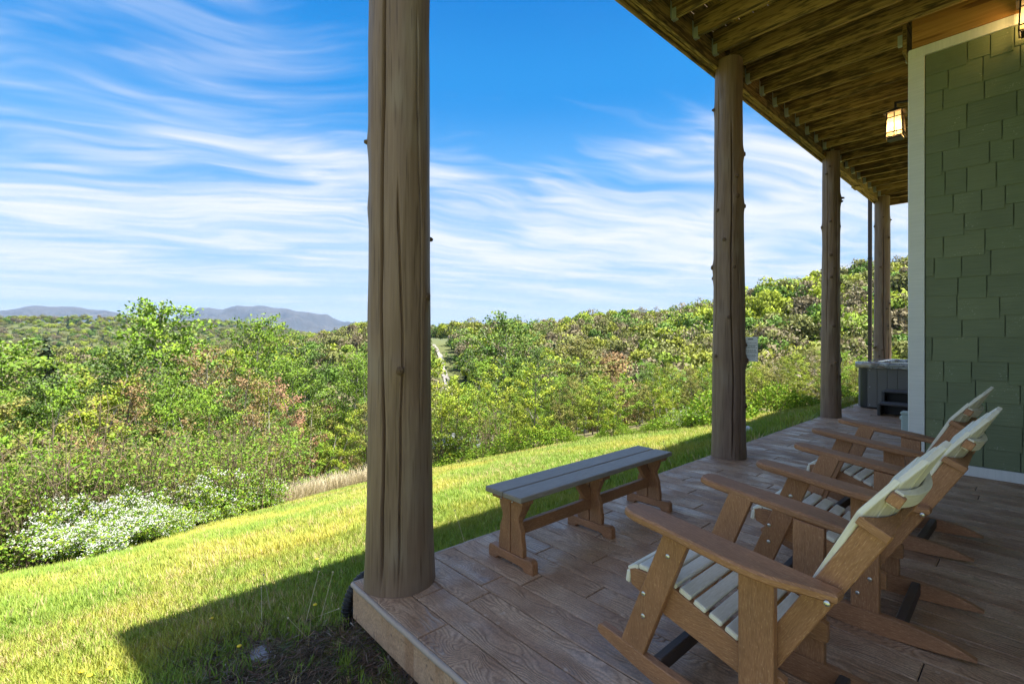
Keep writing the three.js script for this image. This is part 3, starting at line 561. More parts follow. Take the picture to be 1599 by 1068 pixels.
// ---------------------------------------------------------------- vegetation
const leafMat = (rough = .85, tr = .25) => mat({ vertexColors: true, specularIntensity: .35, roughness: rough, transmission: tr, thickness: 0, side: THREE.DoubleSide });
M.leaf = leafMat(); M.grassBlade = mat({ vertexColors: true, roughness: .7, transmission: .35, thickness: 0, side: THREE.DoubleSide });
M.bark = mat({ rgb: [.17, .145, .115], roughness: .95, bumpMap: bumpLog, bumpScale: .01 });
M.barkPale = mat({ rgb: [.36, .33, .28], roughness: .9, bumpMap: bumpLog, bumpScale: .006 });
M.twig = mat({ rgb: [.24, .18, .125], roughness: 1 });
class Leaves {
  constructor() { this.p = []; this.c = []; this.n = []; }
  leaf(x, y, z, s, col, r, flat = .5, out) {
    let nx = r() * 2 - 1, ny = (r() * 2 - 1) + flat, nz = r() * 2 - 1; let l = Math.hypot(nx, ny, nz) || 1; nx /= l; ny /= l; nz /= l;
    let ax = r() - .5, ay = r() - .5, az = r() - .5; let d = ax * nx + ay * ny + az * nz; ax -= d * nx; ay -= d * ny; az -= d * nz; l = Math.hypot(ax, ay, az) || 1; ax /= l; ay /= l; az /= l;
    if (out) { const ol = Math.hypot(...out) || 1, o = out.map((q) => q / ol); if (nx * o[0] + ny * o[1] + nz * o[2] < 0) { nx = -nx; ny = -ny; nz = -nz; } const m = [nx * .45 + o[0] * .75, ny * .45 + o[1] * .75, nz * .45 + o[2] * .75], ml = Math.hypot(...m); for (let i = 0; i < 6; i++) this.n.push(m[0] / ml, m[1] / ml, m[2] / ml); }
    let bx = ny * az - nz * ay, by = nz * ax - nx * az, bz = nx * ay - ny * ax; const L = s * .62, w = s * .42, f = s * .14;
    const A = [x - ax * L, y - ay * L, z - az * L], C = [x + ax * L, y + ay * L, z + az * L], B = [x + bx * w + nx * f, y + by * w + ny * f, z + bz * w + nz * f], D = [x - bx * w + nx * f, y - by * w + ny * f, z - bz * w + nz * f];
    this.p.push(...A, ...C, ...B, ...A, ...D, ...C); for (let i = 0; i < 6; i++) this.c.push(...col);
  }
  geo() { const g = new THREE.BufferGeometry(); g.setAttribute('position', new THREE.Float32BufferAttribute(this.p, 3)); g.setAttribute('color', new THREE.Float32BufferAttribute(this.c, 3)); if (this.n.length === this.p.length) g.setAttribute('normal', new THREE.Float32BufferAttribute(this.n, 3)); else g.computeVertexNormals(); return g; }
}
class Limbs {
  constructor() { this.p = []; this.i = []; }
  tube(pts, r0, r1, n = 5) {
    const base = this.p.length / 3, N = pts.length; const up = V3(.13, .2, .97).normalize();
    for (let k = 0; k < N; k++) { const d = pts[Math.min(N - 1, k + 1)].clone().sub(pts[Math.max(0, k - 1)]).normalize(), s = d.clone().cross(up).normalize(), t = d.clone().cross(s), q = lerp(r0, r1, k / (N - 1)); for (let j = 0; j < n; j++) { const a = j / n * Math.PI * 2, v = pts[k].clone().addScaledVector(s, Math.cos(a) * q).addScaledVector(t, Math.sin(a) * q); this.p.push(v.x, v.y, v.z); } }
    for (let k = 0; k < N - 1; k++) for (let j = 0; j < n; j++) { const a = base + k * n + j, b = base + k * n + (j + 1) % n; this.i.push(a, b, a + n, b, b + n, a + n); }
  }
  geo() { const g = new THREE.BufferGeometry(); g.setAttribute('position', new THREE.Float32BufferAttribute(this.p, 3)); g.setIndex(this.i); g.computeVertexNormals(); const uv = new Float32Array(this.p.length / 3 * 2); for (let k = 0; k < uv.length / 2; k++) { uv[k * 2] = this.p[k * 3] + this.p[k * 3 + 2]; uv[k * 2 + 1] = this.p[k * 3 + 1]; } g.setAttribute('uv', new THREE.BufferAttribute(uv, 2)); return g; }
}
const gauss = (r) => (r() + r() + r() - 1.5) / 1.5 * 1.4;
function treeGeo(o) {
  const r = rng(o.seed), L = new Leaves(), B = new Limbs(), { h, crown: R, from = .2, limbs = 16, leaves = 3000, size = .14, tones, spread = .34, trunk = h * .014, stems = 1, drop = 0 } = o;
  const seg = [];
  for (let s = 0; s < stems; s++) {
    const la = r() * 6.28, lean = (stems > 1 ? .28 : .05) * h * (.4 + r()), hh = h * (s ? .6 + .35 * r() : 1), bend = r() * 6.28;
    const at = (t) => V3(Math.cos(la) * lean * t + Math.sin(t * 5 + bend) * .02 * h * t, hh * t, Math.sin(la) * lean * t + Math.cos(t * 4 + bend) * .02 * h * t);
    B.tube([0, .12, .25, .4, .55, .7, .85, 1].map(at), trunk / Math.sqrt(stems), trunk * .12, 6);
    const n = Math.round(limbs / stems);
    for (let i = 0; i < n; i++) {
      const tt = (i + r()) / n, t = from + (1 - from) * tt * .97, base = at(t), a = i * 2.4 + r() * 1.2 + s;
      const env = o.shape === 'cone' ? (1 - tt) * .95 + .08 : o.shape === 'round' ? Math.pow(Math.sin(Math.PI * (tt * .8 + .14)), .8) : Math.pow(Math.sin(Math.PI * (tt * .72 + .2)), .9);
      const len = R * env * (.65 + .5 * r()) / Math.sqrt(stems), el = o.shape === 'cone' ? -.05 + .3 * tt : .25 + .6 * tt + .3 * (r() - .5), d = V3(Math.cos(a) * Math.cos(el), Math.sin(el), Math.sin(a) * Math.cos(el));
      const mid = base.clone().addScaledVector(d, len * .5).add(V3(0, len * .03, 0)), end = base.clone().addScaledVector(d, len).add(V3((r() - .5) * len * .2, len * (.12 - drop), (r() - .5) * len * .2));
      B.tube([base, mid, end], trunk * .32 * (1 - t * .6), trunk * .05, 4); seg.push([mid, end, len * .5], [base.clone().lerp(mid, .5), mid, len * .28]);
      for (let k = 0; k < 4; k++) { const st = base.clone().lerp(end, .3 + .2 * k * .9), a2 = a + (k % 2 ? 1 : -1) * (.6 + .5 * r()), l2 = len * (.28 + .25 * r()), e2 = st.clone().add(V3(Math.cos(a2) * l2, l2 * (r() - .15) * .8, Math.sin(a2) * l2)); if (!o.light) B.tube([st, e2], trunk * .1, trunk * .03, 3); seg.push([st, e2, l2]); }
    }
    seg.push([at(.86), at(1.0), h * .12]);
  }
  const total = seg.reduce((q, x) => q + x[2], 0);
  for (const [a, b, w] of seg) { const n = Math.round(leaves * w / total), tone = tones[Math.floor(r() * tones.length)], sp = Math.min(.9, spread) * Math.min(1, w * 1.5 + .25) * (o.wide ?? 1);
    for (let k = 0; k < n; k++) { const p = a.clone().lerp(b, .1 + r() * .95), j = .78 + .4 * r(), y = r() * .25, gx = gauss(r), gy = gauss(r), gz = gauss(r), X = p.x + gx * sp, Y = p.y + gy * sp * .75, Z = p.z + gz * sp; L.leaf(X, Y, Z, size * (.6 + .7 * r()), [tone[0] * j * (1 + y), tone[1] * j, tone[2] * j], r, .55, [X / R + gx * .7, (Y - h * .45) / h * 1.2 + gy * .7 + .25, Z / R + gz * .7]); } }
  return { crown: L.geo(), trunk: B.geo() };
}
const TONES = {
  bright: [[0.171, 0.325, 0.026], [0.206, 0.354, 0.031], [0.142, 0.277, 0.026]],
  yellow: [[.255, .37, .026], [.22, .34, .026], [.295, .38, .035]],
  olive: [[0.218, 0.254, 0.053], [0.183, 0.224, 0.047], [0.254, 0.271, 0.071]],
  mid: [[0.094, 0.201, 0.029], [0.124, 0.230, 0.033], [0.083, 0.171, 0.029]],
  red: [[.40, .25, .15], [.36, .25, .14], [.42, .29, .18]],
  brown: [[0.295, 0.218, 0.100], [0.266, 0.195, 0.094], [0.248, 0.242, 0.071]],
  dark: [[0.041, 0.077, 0.033], [0.053, 0.088, 0.038]],
};
const proto = {};
function protoTree(key, o, bark) { if (!proto[key]) { const g = treeGeo(o), t = new THREE.Group(); const tr = new THREE.Mesh(g.trunk, bark || M.bark); tr.name = 'trunk'; const c = new THREE.Mesh(g.crown, M.leaf); c.name = 'crown'; for (const m of [tr, c]) m.castShadow = m.receiveShadow = true; t.add(tr, c); t.userData.h = o.h; proto[key] = t; } return proto[key]; }
const placeAt = (px, w) => { const k = (px - 799.5) / FOCAL; return [w * (FX + RX * k), w * (FZ + RZ * k)]; };
function plant(key, name, label, category, group, px, w, height, seed, wide = 1) {
  const [x, z] = placeAt(px, w), r = rng(seed), p = proto[key], s = height / p.userData.h;
  const t = p.clone(); t.userData = {}; t.name = numbered(name); t.position.set(x, groundY(x, z) - .05 * s, z); t.rotation.y = r() * 6.28; t.scale.set(s * wide * (.9 + .2 * r()), s, s * wide * (.9 + .2 * r())); tag(t, label, category, group); scene.add(t); return t;
}
// saplings, medium, tall and far variants
const KINDS = ['bright', 'yellow', 'olive', 'mid', 'brown'];
KINDS.forEach((k, i) => {
  for (let v = 0; v < 2; v++) protoTree(`sapling_${k}_${v}`, { seed: 100 + i * 7 + v, h: 3.2, crown: 1.05, from: .12, limbs: 15, leaves: k === 'brown' ? 1500 : 2900, size: .055, tones: TONES[k], spread: .15, trunk: .032, stems: v ? 3 : 1 }, v ? M.twig : M.bark);
  for (let v = 0; v < 2; v++) protoTree(`medium_${k}_${v}`, { seed: 200 + i * 7 + v, h: 6.5, crown: 1.75, from: .16, limbs: 24, leaves: k === 'brown' ? 3400 : 6500, size: .076, tones: TONES[k], spread: .24, trunk: .08, stems: v ? 2 : 1 }, v ? M.barkPale : M.bark);
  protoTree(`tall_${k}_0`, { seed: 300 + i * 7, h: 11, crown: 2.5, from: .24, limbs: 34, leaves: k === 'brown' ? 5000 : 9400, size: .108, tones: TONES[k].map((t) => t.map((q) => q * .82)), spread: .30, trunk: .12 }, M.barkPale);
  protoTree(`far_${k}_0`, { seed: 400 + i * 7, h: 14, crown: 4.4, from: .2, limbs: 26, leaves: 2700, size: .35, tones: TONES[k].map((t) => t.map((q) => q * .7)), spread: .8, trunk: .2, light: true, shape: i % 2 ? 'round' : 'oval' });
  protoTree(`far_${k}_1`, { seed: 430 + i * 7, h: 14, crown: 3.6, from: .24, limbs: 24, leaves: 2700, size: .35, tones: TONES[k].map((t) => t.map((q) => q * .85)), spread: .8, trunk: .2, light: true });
});
protoTree('poplar', { seed: 520, h: 12, crown: 3.6, from: .1, limbs: 46, leaves: 13000, size: .14, tones: [...TONES.mid, [.17, .27, .05]], spread: .36, trunk: .14, shape: 'round' }, M.barkPale);
protoTree('lone', { seed: 533, h: 11, crown: 2.35, from: .34, limbs: 36, leaves: 8200, size: .125, tones: [...TONES.bright, [.15, .26, .05]], spread: .30, trunk: .13 }, M.barkPale);
protoTree('redbud', { seed: 541, h: 7, crown: 1.9, from: .3, limbs: 24, leaves: 3200, size: .09, tones: TONES.red, spread: .34, trunk: .06, stems: 2 }, M.barkPale);
protoTree('conifer', { seed: 551, h: 14, crown: 2.6, from: .12, limbs: 64, leaves: 4200, size: .30, tones: TONES.dark, spread: .4, trunk: .16, shape: 'cone', drop: .1 });
const EDGE_W = (px) => { const T = [[-200, 5.2], [-150, 5.6], [0, 8.2], [60, 7.7], [160, 7.4], [220, 7.8], [300, 9.7], [360, 10.6], [430, 13.6], [500, 15.6], [570, 16], [640, 15.6], [700, 14.4], [800, 13], [950, 11.7], [1110, 10], [1200, 10.3], [1280, 10.6], [1420, 11.2], [1600, 12]]; let i = 0; while (i < T.length - 2 && T[i + 1][0] < px) i++; return lerp(T[i][1], T[i + 1][1], clamp((px - T[i][0]) / (T[i + 1][0] - T[i][0]))); };
const topMin = (px, w) => { for (const [a, b, y] of [[200, 270, 625], [290, 340, 610], [372, 424, 595], [455, 530, 640], [655, 716, 612], [735, 835, 610], [855, 975, 590]]) if (px > a && px < b) return y; return 0; };
const heightFor = (px, w, py) => { const [x, z] = placeAt(px, w); return EYE + (527 - py) / FOCAL * w - groundY(x, z); };
const WORDS = { bright: 'bright green', yellow: 'yellow-green', olive: 'pale olive', mid: 'mid green', brown: 'brownish budding' };
{ // single trees that stand out
  const put = (key, label, px, w, py, wide = 1, seed = px) => plant(key, 'tree', label, 'tree', null, px, w, heightFor(px, w, py), seed, wide);
  put('lone', 'tallest pale-trunked green tree, standing out above the thicket at left', 236, 30, 478, 1.0);
  put('tall_bright_0', 'pointed green tree between the tall tree and the near post', 398, 35, 499, .86);
  put('tall_mid_0', 'small pointed green tree just left of the near post', 490, 50, 540, .9);
  put('redbud', 'small reddish tree left of the near log post', 492, 27, 584, 1.0);
  put('tall_brown_0', 'rusty budding tree right of the tallest tree', 312, 27, 548, 1.0);
  put('poplar', 'big rounded green tree in the middle, right of the near post', 778, 48, 497, 1.0);
  put('tall_olive_0', 'wide airy olive tree behind the bench', 915, 34, 532, 1.9);
  put('tall_yellow_0', 'yellow-green tree beside the near post above the shed roof', 700, 33, 600, 1.0);
  put('tall_bright_0', 'leafy green tree at the far left edge', 22, 26, 536, 1.5);
  put('conifer', 'dark conifer behind the far left trees', 66, 62, 536, 1.2);
}
{
  const r = rng(2024); const pick = (list) => list[Math.floor(r() * list.length)];
  const okRoad = (px, w) => !(px > 600 && px < 760 && w > 20 && w < 30);
  // first rows along the lawn edge
  for (let px = -90; px < 1400; px += (px < 640 ? 27 : 20)) {
    const right = px > 640, w = EDGE_W(px) + .5 + r() * 2.2 + (px > 420 && px < 580 ? 1.6 : 0) + (px > 40 && px < 430 ? 1.2 : 0);
    const k = right ? pick(['yellow', 'yellow', 'bright', 'olive', 'yellow']) : pick(['bright', 'yellow', 'mid', 'olive', 'brown', 'bright']);
    const h = clamp(heightFor(px, w, right ? 565 + r() * 95 : 655 + r() * 120), .9, 4.6);
    plant(`sapling_${k}_${Math.floor(r() * 2)}`, 'sapling', `${WORDS[k]} sapling at the edge of the lawn`, 'sapling', `${WORDS[k]} saplings along the lawn edge`, px + r() * 10, w, h, px * 3 + 1, 1.15);
  }
  for (let px = -90; px < 1440; px += (px < 640 ? 33 : 25)) {
    const right = px > 640, w = EDGE_W(px) + 3.2 + r() * 6, k = right ? pick(['yellow', 'bright', 'yellow', 'olive', 'bright', 'mid']) : pick(['bright', 'mid', 'yellow', 'olive', 'bright', 'brown']);
    const h = clamp(heightFor(px, w, Math.max(topMin(px), (right ? 555 : 580) + r() * r() * 130)), 1.6, 8.5);
    plant(`medium_${k}_${Math.floor(r() * 2)}`, 'young_tree', `${WORDS[k]} young tree in the thicket below the lawn`, 'tree', `${WORDS[k]} young trees in the thicket`, px + r() * 12, w, h, px * 5 + 2, 1.05);
  }
  for (let px = -90; px < 1440; px += 30) {
    const w = EDGE_W(px) + 11 + r() * 16; if (!okRoad(px, w)) continue;
    const right = px > 1000, k = pick(right ? ['yellow', 'bright', 'yellow', 'olive'] : ['bright', 'mid', 'olive', 'yellow', 'brown', 'bright']);
    const h = clamp(heightFor(px, w, Math.max(topMin(px), (right ? 528 : 545) + r() * 80)), 2.5, 12.5);
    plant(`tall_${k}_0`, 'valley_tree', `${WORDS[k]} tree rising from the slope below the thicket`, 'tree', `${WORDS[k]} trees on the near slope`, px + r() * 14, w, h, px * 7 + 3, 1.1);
  }
  for (let i = 0; i < 120; i++) {
    const px = -90 + (i + r()) / 120 * 1530, w = 52 + r() * 62, k = pick(['bright', 'olive', 'yellow', 'mid', 'brown', 'olive', 'yellow']);
    if (px > 640 && px < 730 && w > 50) continue;
    const con = r() < .07, key = con ? 'conifer' : `far_${k}_${Math.floor(r() * 2)}`, word = con ? 'dark conifer' : `${WORDS[k]} woodland`;
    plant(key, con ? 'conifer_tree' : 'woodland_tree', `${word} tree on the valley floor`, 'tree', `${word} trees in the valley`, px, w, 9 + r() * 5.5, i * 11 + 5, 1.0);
  }
}
// bare brush at the left edge of the lawn
{
  const brushGeo = [1, 2, 3].map((seed) => { const r = rng(600 + seed), B = new Limbs(); for (let i = 0; i < 20; i++) { const a = r() * 6.28, d = r() * .7, x = Math.cos(a) * d, z = Math.sin(a) * d, h = 1.1 + r() * 1.5, l = r() * .8, b = r() * 6.28; const P = [0, .4, .75, 1].map((t) => V3(x + Math.cos(b) * l * t * t, h * t - l * .25 * t * t, z + Math.sin(b) * l * t * t)); B.tube(P, .011, .003, 4); for (let k = 0; k < 4; k++) { const s = P[1].clone().lerp(P[3], r()), e = s.clone().add(V3((r() - .5) * .7, (r() - .1) * .5, (r() - .5) * .7)); B.tube([s, e], .005, .002, 3); } } return B.geo(); });
  const leafGeo = [1, 2, 3].map((seed) => { const r = rng(650 + seed), L = new Leaves(); for (let i = 0; i < 950; i++) { const a = r() * 6.28, d = Math.sqrt(r()) * 1.0, t = TONES[r() < .5 ? 'olive' : 'bright'][0], j = .8 + .4 * r(); L.leaf(Math.cos(a) * d, .2 + r() * 1.9, Math.sin(a) * d, .055, t.map((x) => x * j), r); } return L.geo(); });
  const r = rng(661);
  const spots = []; for (let px = -90; px < 420; px += 22) spots.push([px + r() * 14, EDGE_W(px) + .6 + r() * 1.5 + (px > 60 ? 1.0 : 0)]); for (const px of [655, 680, 705, 735, 760]) spots.push([px, EDGE_W(px) + .5 + r()]);
  for (const [px, w] of spots) { const [x, z] = placeAt(px, w), k = Math.floor(r() * 3), t = thing('brush_shrub', px > 600 ? 'brown twiggy brush right of the near post at the lawn edge' : 'brown bare-stemmed brush at the left of the lawn', 'shrub', [x, groundY(x, z) - .05, z], r() * 6.28, px > 600 ? 'twiggy brush behind the bench' : 'bare brush at the left'); part('stems', brushGeo[k], M.twig, t); part('foliage', leafGeo[k], M.leaf, t); t.scale.setScalar(px > 600 ? .55 + .3 * r() : .75 + .45 * r()); }
}
// white-flowering bramble
{
  const mk = (seed, flowers) => { const r = rng(seed), L = new Leaves(), F = new Leaves(), B = new Limbs();
    for (let i = 0; i < 26; i++) { const a = r() * 6.28, l = .5 + r() * .7, h = .5 + r() * .5; const P = [0, .35, .7, 1].map((t) => V3(Math.cos(a) * l * t, h * Math.sin(t * 2.2) * .95, Math.sin(a) * l * t)); B.tube(P, .007, .003, 4);
      for (let k = 0; k < 80; k++) { const t = .15 + r() * .85, p = V3(Math.cos(a) * l * t + gauss(r) * .12, h * Math.sin(t * 2.2) * .95 + gauss(r) * .09, Math.sin(a) * l * t + gauss(r) * .12), j = .75 + .5 * r(), c = TONES[r() < .6 ? 'yellow' : 'bright'][k % 3]; L.leaf(p.x, Math.max(.02, p.y), p.z, .038 + .025 * r(), c.map((x) => x * j), r); if (r() < flowers) { const j2 = .9 + .15 * r(); for (let q = 0; q < 4; q++) F.leaf(p.x + gauss(r) * .045, p.y + .045 + gauss(r) * .035, p.z + gauss(r) * .045, .026, [.66 * j2, .67 * j2, .63 * j2], r, 1.2); } } }
    return [L.geo(), F.geo(), B.geo()]; };
  const kinds = [mk(701, .42), mk(702, .24), mk(703, .10)], r = rng(711);
  const spots = []; for (let px = 82; px < 420; px += 13) spots.push([px + r() * 9, r() * 2.0, px > 300 || px < 110 ? 2 : r() < .55 ? 0 : r() < .6 ? 1 : 2]); spots.push([1070, .3, 2], [1095, .2, 2], [20, .6, 2]);
  spots.forEach(([px, o, k = Math.floor(r() * 2)], i) => { const w = EDGE_W(px) + o + .1 + .5 * vnoise(px * .03, 4), [x, z] = placeAt(px, w), t = thing('bramble', k === 2 ? 'green bramble with scattered white blossoms at the lawn edge' : 'bramble thick with white blossoms at the left lawn edge', 'shrub', [x, groundY(x, z) - .04, z], r() * 6.28, k === 2 ? 'sparsely flowering brambles' : 'white-flowering brambles'); part('foliage', kinds[k][0], M.leaf, t); part('blossoms', kinds[k][1], M.leaf, t); part('canes', kinds[k][2], M.twig, t); t.scale.setScalar(.55 + .65 * r() * r() + (o > .8 ? .25 : 0)); t.scale.y *= .7 + .6 * r(); if (px > 1000) t.scale.setScalar(.5); });
}
// low yellow-green shrubs along the right part of the lawn edge
{
  const r = rng(741); const mk = (s) => { const q = rng(s), L = new Leaves(); for (let i = 0; i < 1500; i++) { const a = q() * 6.28, e = Math.acos(q()), d = .35 + .62 * Math.cbrt(q()) * (.8 + .3 * vnoise(Math.cos(a) * 3 + s, e * 3)), t = TONES[q() < .65 ? 'yellow' : 'bright'][i % 3], j = .75 + .5 * q(); L.leaf(Math.cos(a) * Math.sin(e) * d, .06 + Math.cos(e) * d * .95, Math.sin(a) * Math.sin(e) * d, .07, t.map((x) => x * j), q); } return L.geo(); };
  const g = [mk(751), mk(752)], B = new Limbs(); for (let i = 0; i < 14; i++) { const a = r() * 6.28; B.tube([V3(0, 0, 0), V3(Math.cos(a) * .3, .35, Math.sin(a) * .3), V3(Math.cos(a) * .6, .6 + .2 * r(), Math.sin(a) * .6)], .012, .004, 4); } const st = B.geo();
  for (let px = 668; px < 1340; px += 17) { const w = EDGE_W(px) + r() * 1.3, [x, z] = placeAt(px, w), t = thing('low_shrub', 'low yellow-green shrub where the lawn meets the trees', 'shrub', [x, groundY(x, z) - .05, z], r() * 6.28, 'low shrubs along the lawn edge'); part('foliage', g[px % 2], M.leaf, t); part('stems', st, M.twig, t); const q = .22 + .62 * r() * r(); t.scale.set(q * (.8 + .5 * r()), q * (.7 + .7 * r()), q * (.8 + .5 * r())); }
}
// wooded hillsides beyond the valley: one mass of crowns
{
  const crownGeo = (seed, shape) => { const r = rng(seed), L = new Leaves(), lumps = []; for (let i = 0; i < 9; i++) { const a = r() * 6.28, u = r(); lumps.push([Math.cos(a) * 2.6 * Math.sqrt(r()), 7.5 + u * 3.6, Math.sin(a) * 2.6 * Math.sqrt(r()), 1.5 + r() * 1.1]); } 
    const n = shape === 'cone' ? 420 : shape === 'bare' ? 420 : 560;
    for (let i = 0; i < n; i++) { const j = .78 + .44 * r(); if (shape === 'cone') { const t = r(), a = r() * 6.28, q = (1 - t * .93) * 3.3 * (.45 + .6 * r()); L.leaf(Math.cos(a) * q, 2 + t * 9.5 - q * .25, Math.sin(a) * q, .8, [j, j, j], r, .3, [Math.cos(a), .35, Math.sin(a)]); } else { const l = lumps[i % 9], a = r() * 6.28, e = Math.acos(1 - 1.5 * r()), q = l[3] * (.75 + .35 * r()); L.leaf(l[0] + Math.cos(a) * Math.sin(e) * q, l[1] + Math.cos(e) * q * .95, l[2] + Math.sin(a) * Math.sin(e) * q, shape === 'bare' ? .5 : .78, [j, j, j], r, .5, [Math.cos(a) * Math.sin(e), Math.cos(e) + .15, Math.sin(a) * Math.sin(e)]); } }
    return L.geo(); };
  const geos = [crownGeo(801), crownGeo(802), crownGeo(803), crownGeo(804, 'bare'), crownGeo(805, 'cone')], trees = geos.map(() => []), r = rng(811);
  const cols = [[.30, .365, .03], [.20, .285, .03], [.12, .215, .03], [.17, .185, .05], [.205, .175, .10], [.27, .30, .04]];
  const add = (x, z, s) => { const v = fbm(x * .02 + 50, z * .02 + 50, 3), q = r(); let k = Math.floor(r() * 3), c; if (q < .055) { k = 4; c = [.07, .115, .05]; } else if (q < .26 || (v > .56 && q < .5)) { k = 3; c = cols[q < .2 ? 4 : 3]; } else c = cols[Math.floor(clamp(v * 1.6 - .35 + (r() - .5) * .8, 0, .999) * 6)]; const j = .85 + .3 * r(); trees[k].push([x, groundY(x, z) - 1.2, z, s * (.75 + .5 * r()), s * (.8 + .45 * r()), r() * 6.28, c.map((q2) => q2 * j)]); };
  const roadFree = (x, z, a, rad) => { const px = 799.5 + Math.tan(a) * FOCAL; const c = roadPx(rad); return Math.abs(px - c) > 12 + 3800 / rad; };
  for (let i = 0; i < 4300; i++) { const a = lerp(-.98, .86, r()), rr = ridgeAt(a)[0], rad = Math.sqrt(lerp(100 * 100, Math.min(rr + 60, 620) ** 2, r())); const f = Math.cos(a), s = Math.sin(a), x = rad * (FX * f + RX * s), z = rad * (FZ * f + RZ * s); if (rad > 90 && rad < 420 && !roadFree(x, z, a, rad)) continue; add(x, z, 1.3); }
  for (let i = 0; i < 7000; i++) { const a = lerp(-.98, -.28, r()), rad = Math.sqrt(lerp(600 * 600, 2350 ** 2, Math.pow(r(), 1.1))), f = Math.cos(a), s = Math.sin(a); add(rad * (FX * f + RX * s), rad * (FZ * f + RZ * s), 1.0 + rad * .0003); }
  trees.forEach((list, k) => { const m = new THREE.InstancedMesh(geos[k], M.leaf, list.length); m.name = ['hillside_wood', 'hillside_wood_001', 'hillside_wood_002', 'budding_hillside_wood', 'hillside_conifers'][k]; const d = new THREE.Object3D(), c = new THREE.Color(); list.forEach(([x, y, z, s, sy, a, col], i) => { d.position.set(x, y, z); d.rotation.y = a; d.scale.set(s, sy, s); d.updateMatrix(); m.setMatrixAt(i, d.matrix); m.setColorAt(i, c.setRGB(...col)); }); m.castShadow = m.receiveShadow = true; tag(m, ['yellow-green wood covering the far hillsides', 'spring-green wood covering the far hillsides', 'mixed green wood covering the far hillsides', 'brownish budding wood on the far hillsides', 'dark conifers scattered over the far hillsides'][k], 'woodland', null, 'stuff'); scene.add(m); });
}
function roadPx(rad) { return 676 + (352 - rad) / 177 * 26; }
{ // gravel track climbing the hill
  const N = 60, pos = [], idx = []; for (let i = 0; i <= N; i++) { const rad = lerp(175, 352, i / N), a = dirOf(roadPx(rad)), f = Math.cos(a), s = Math.sin(a); for (const o of [-1.3, 1.3]) { const x = rad * (FX * f + RX * s) + (RX * f - FX * s) * o, z = rad * (FZ * f + RZ * s) + (RZ * f - FZ * s) * o; pos.push(x, groundY(x, z) + .45, z); } }
  for (let i = 0; i < N; i++) { const a = i * 2; idx.push(a, a + 1, a + 2, a + 1, a + 3, a + 2); }
  const g = new THREE.BufferGeometry(); g.setAttribute('position', new THREE.Float32BufferAttribute(pos, 3)); g.setIndex(idx); g.computeVertexNormals(); tag(part('gravel_track', g, mat({ rgb: [.24, .225, .21], roughness: 1 })), 'pale gravel track climbing the wooded hill', 'track', null, 'structure');
}
{ // metal-roofed shed glimpsed between the trees
  const [x, z] = placeAt(712, 24), y = groundY(x, z), t = thing('shed', 'grey metal roof of a shed half hidden by trees right of the near post', 'shed', [x, y, z], .9), roof = mat({ rgb: [.36, .38, .43], metalness: .5, roughness: .45 });
  const top = EYE + (527 - 678) / FOCAL * 24 - y; part('wall', plain(2.0, Math.max(.4, top - .35), 1.6), mat({ rgb: [.2, .17, .14] }), t).position.y = Math.max(.4, top - .35) / 2;
  for (const s of [-1, 1]) for (let i = 0; i < 6; i++) { const m = part('roof_panel', plain(.40, .02, 1.25), roof, t); m.position.set(-1.02 + i * .408, top - .22, s * .52); m.rotation.x = s * .42; }
}
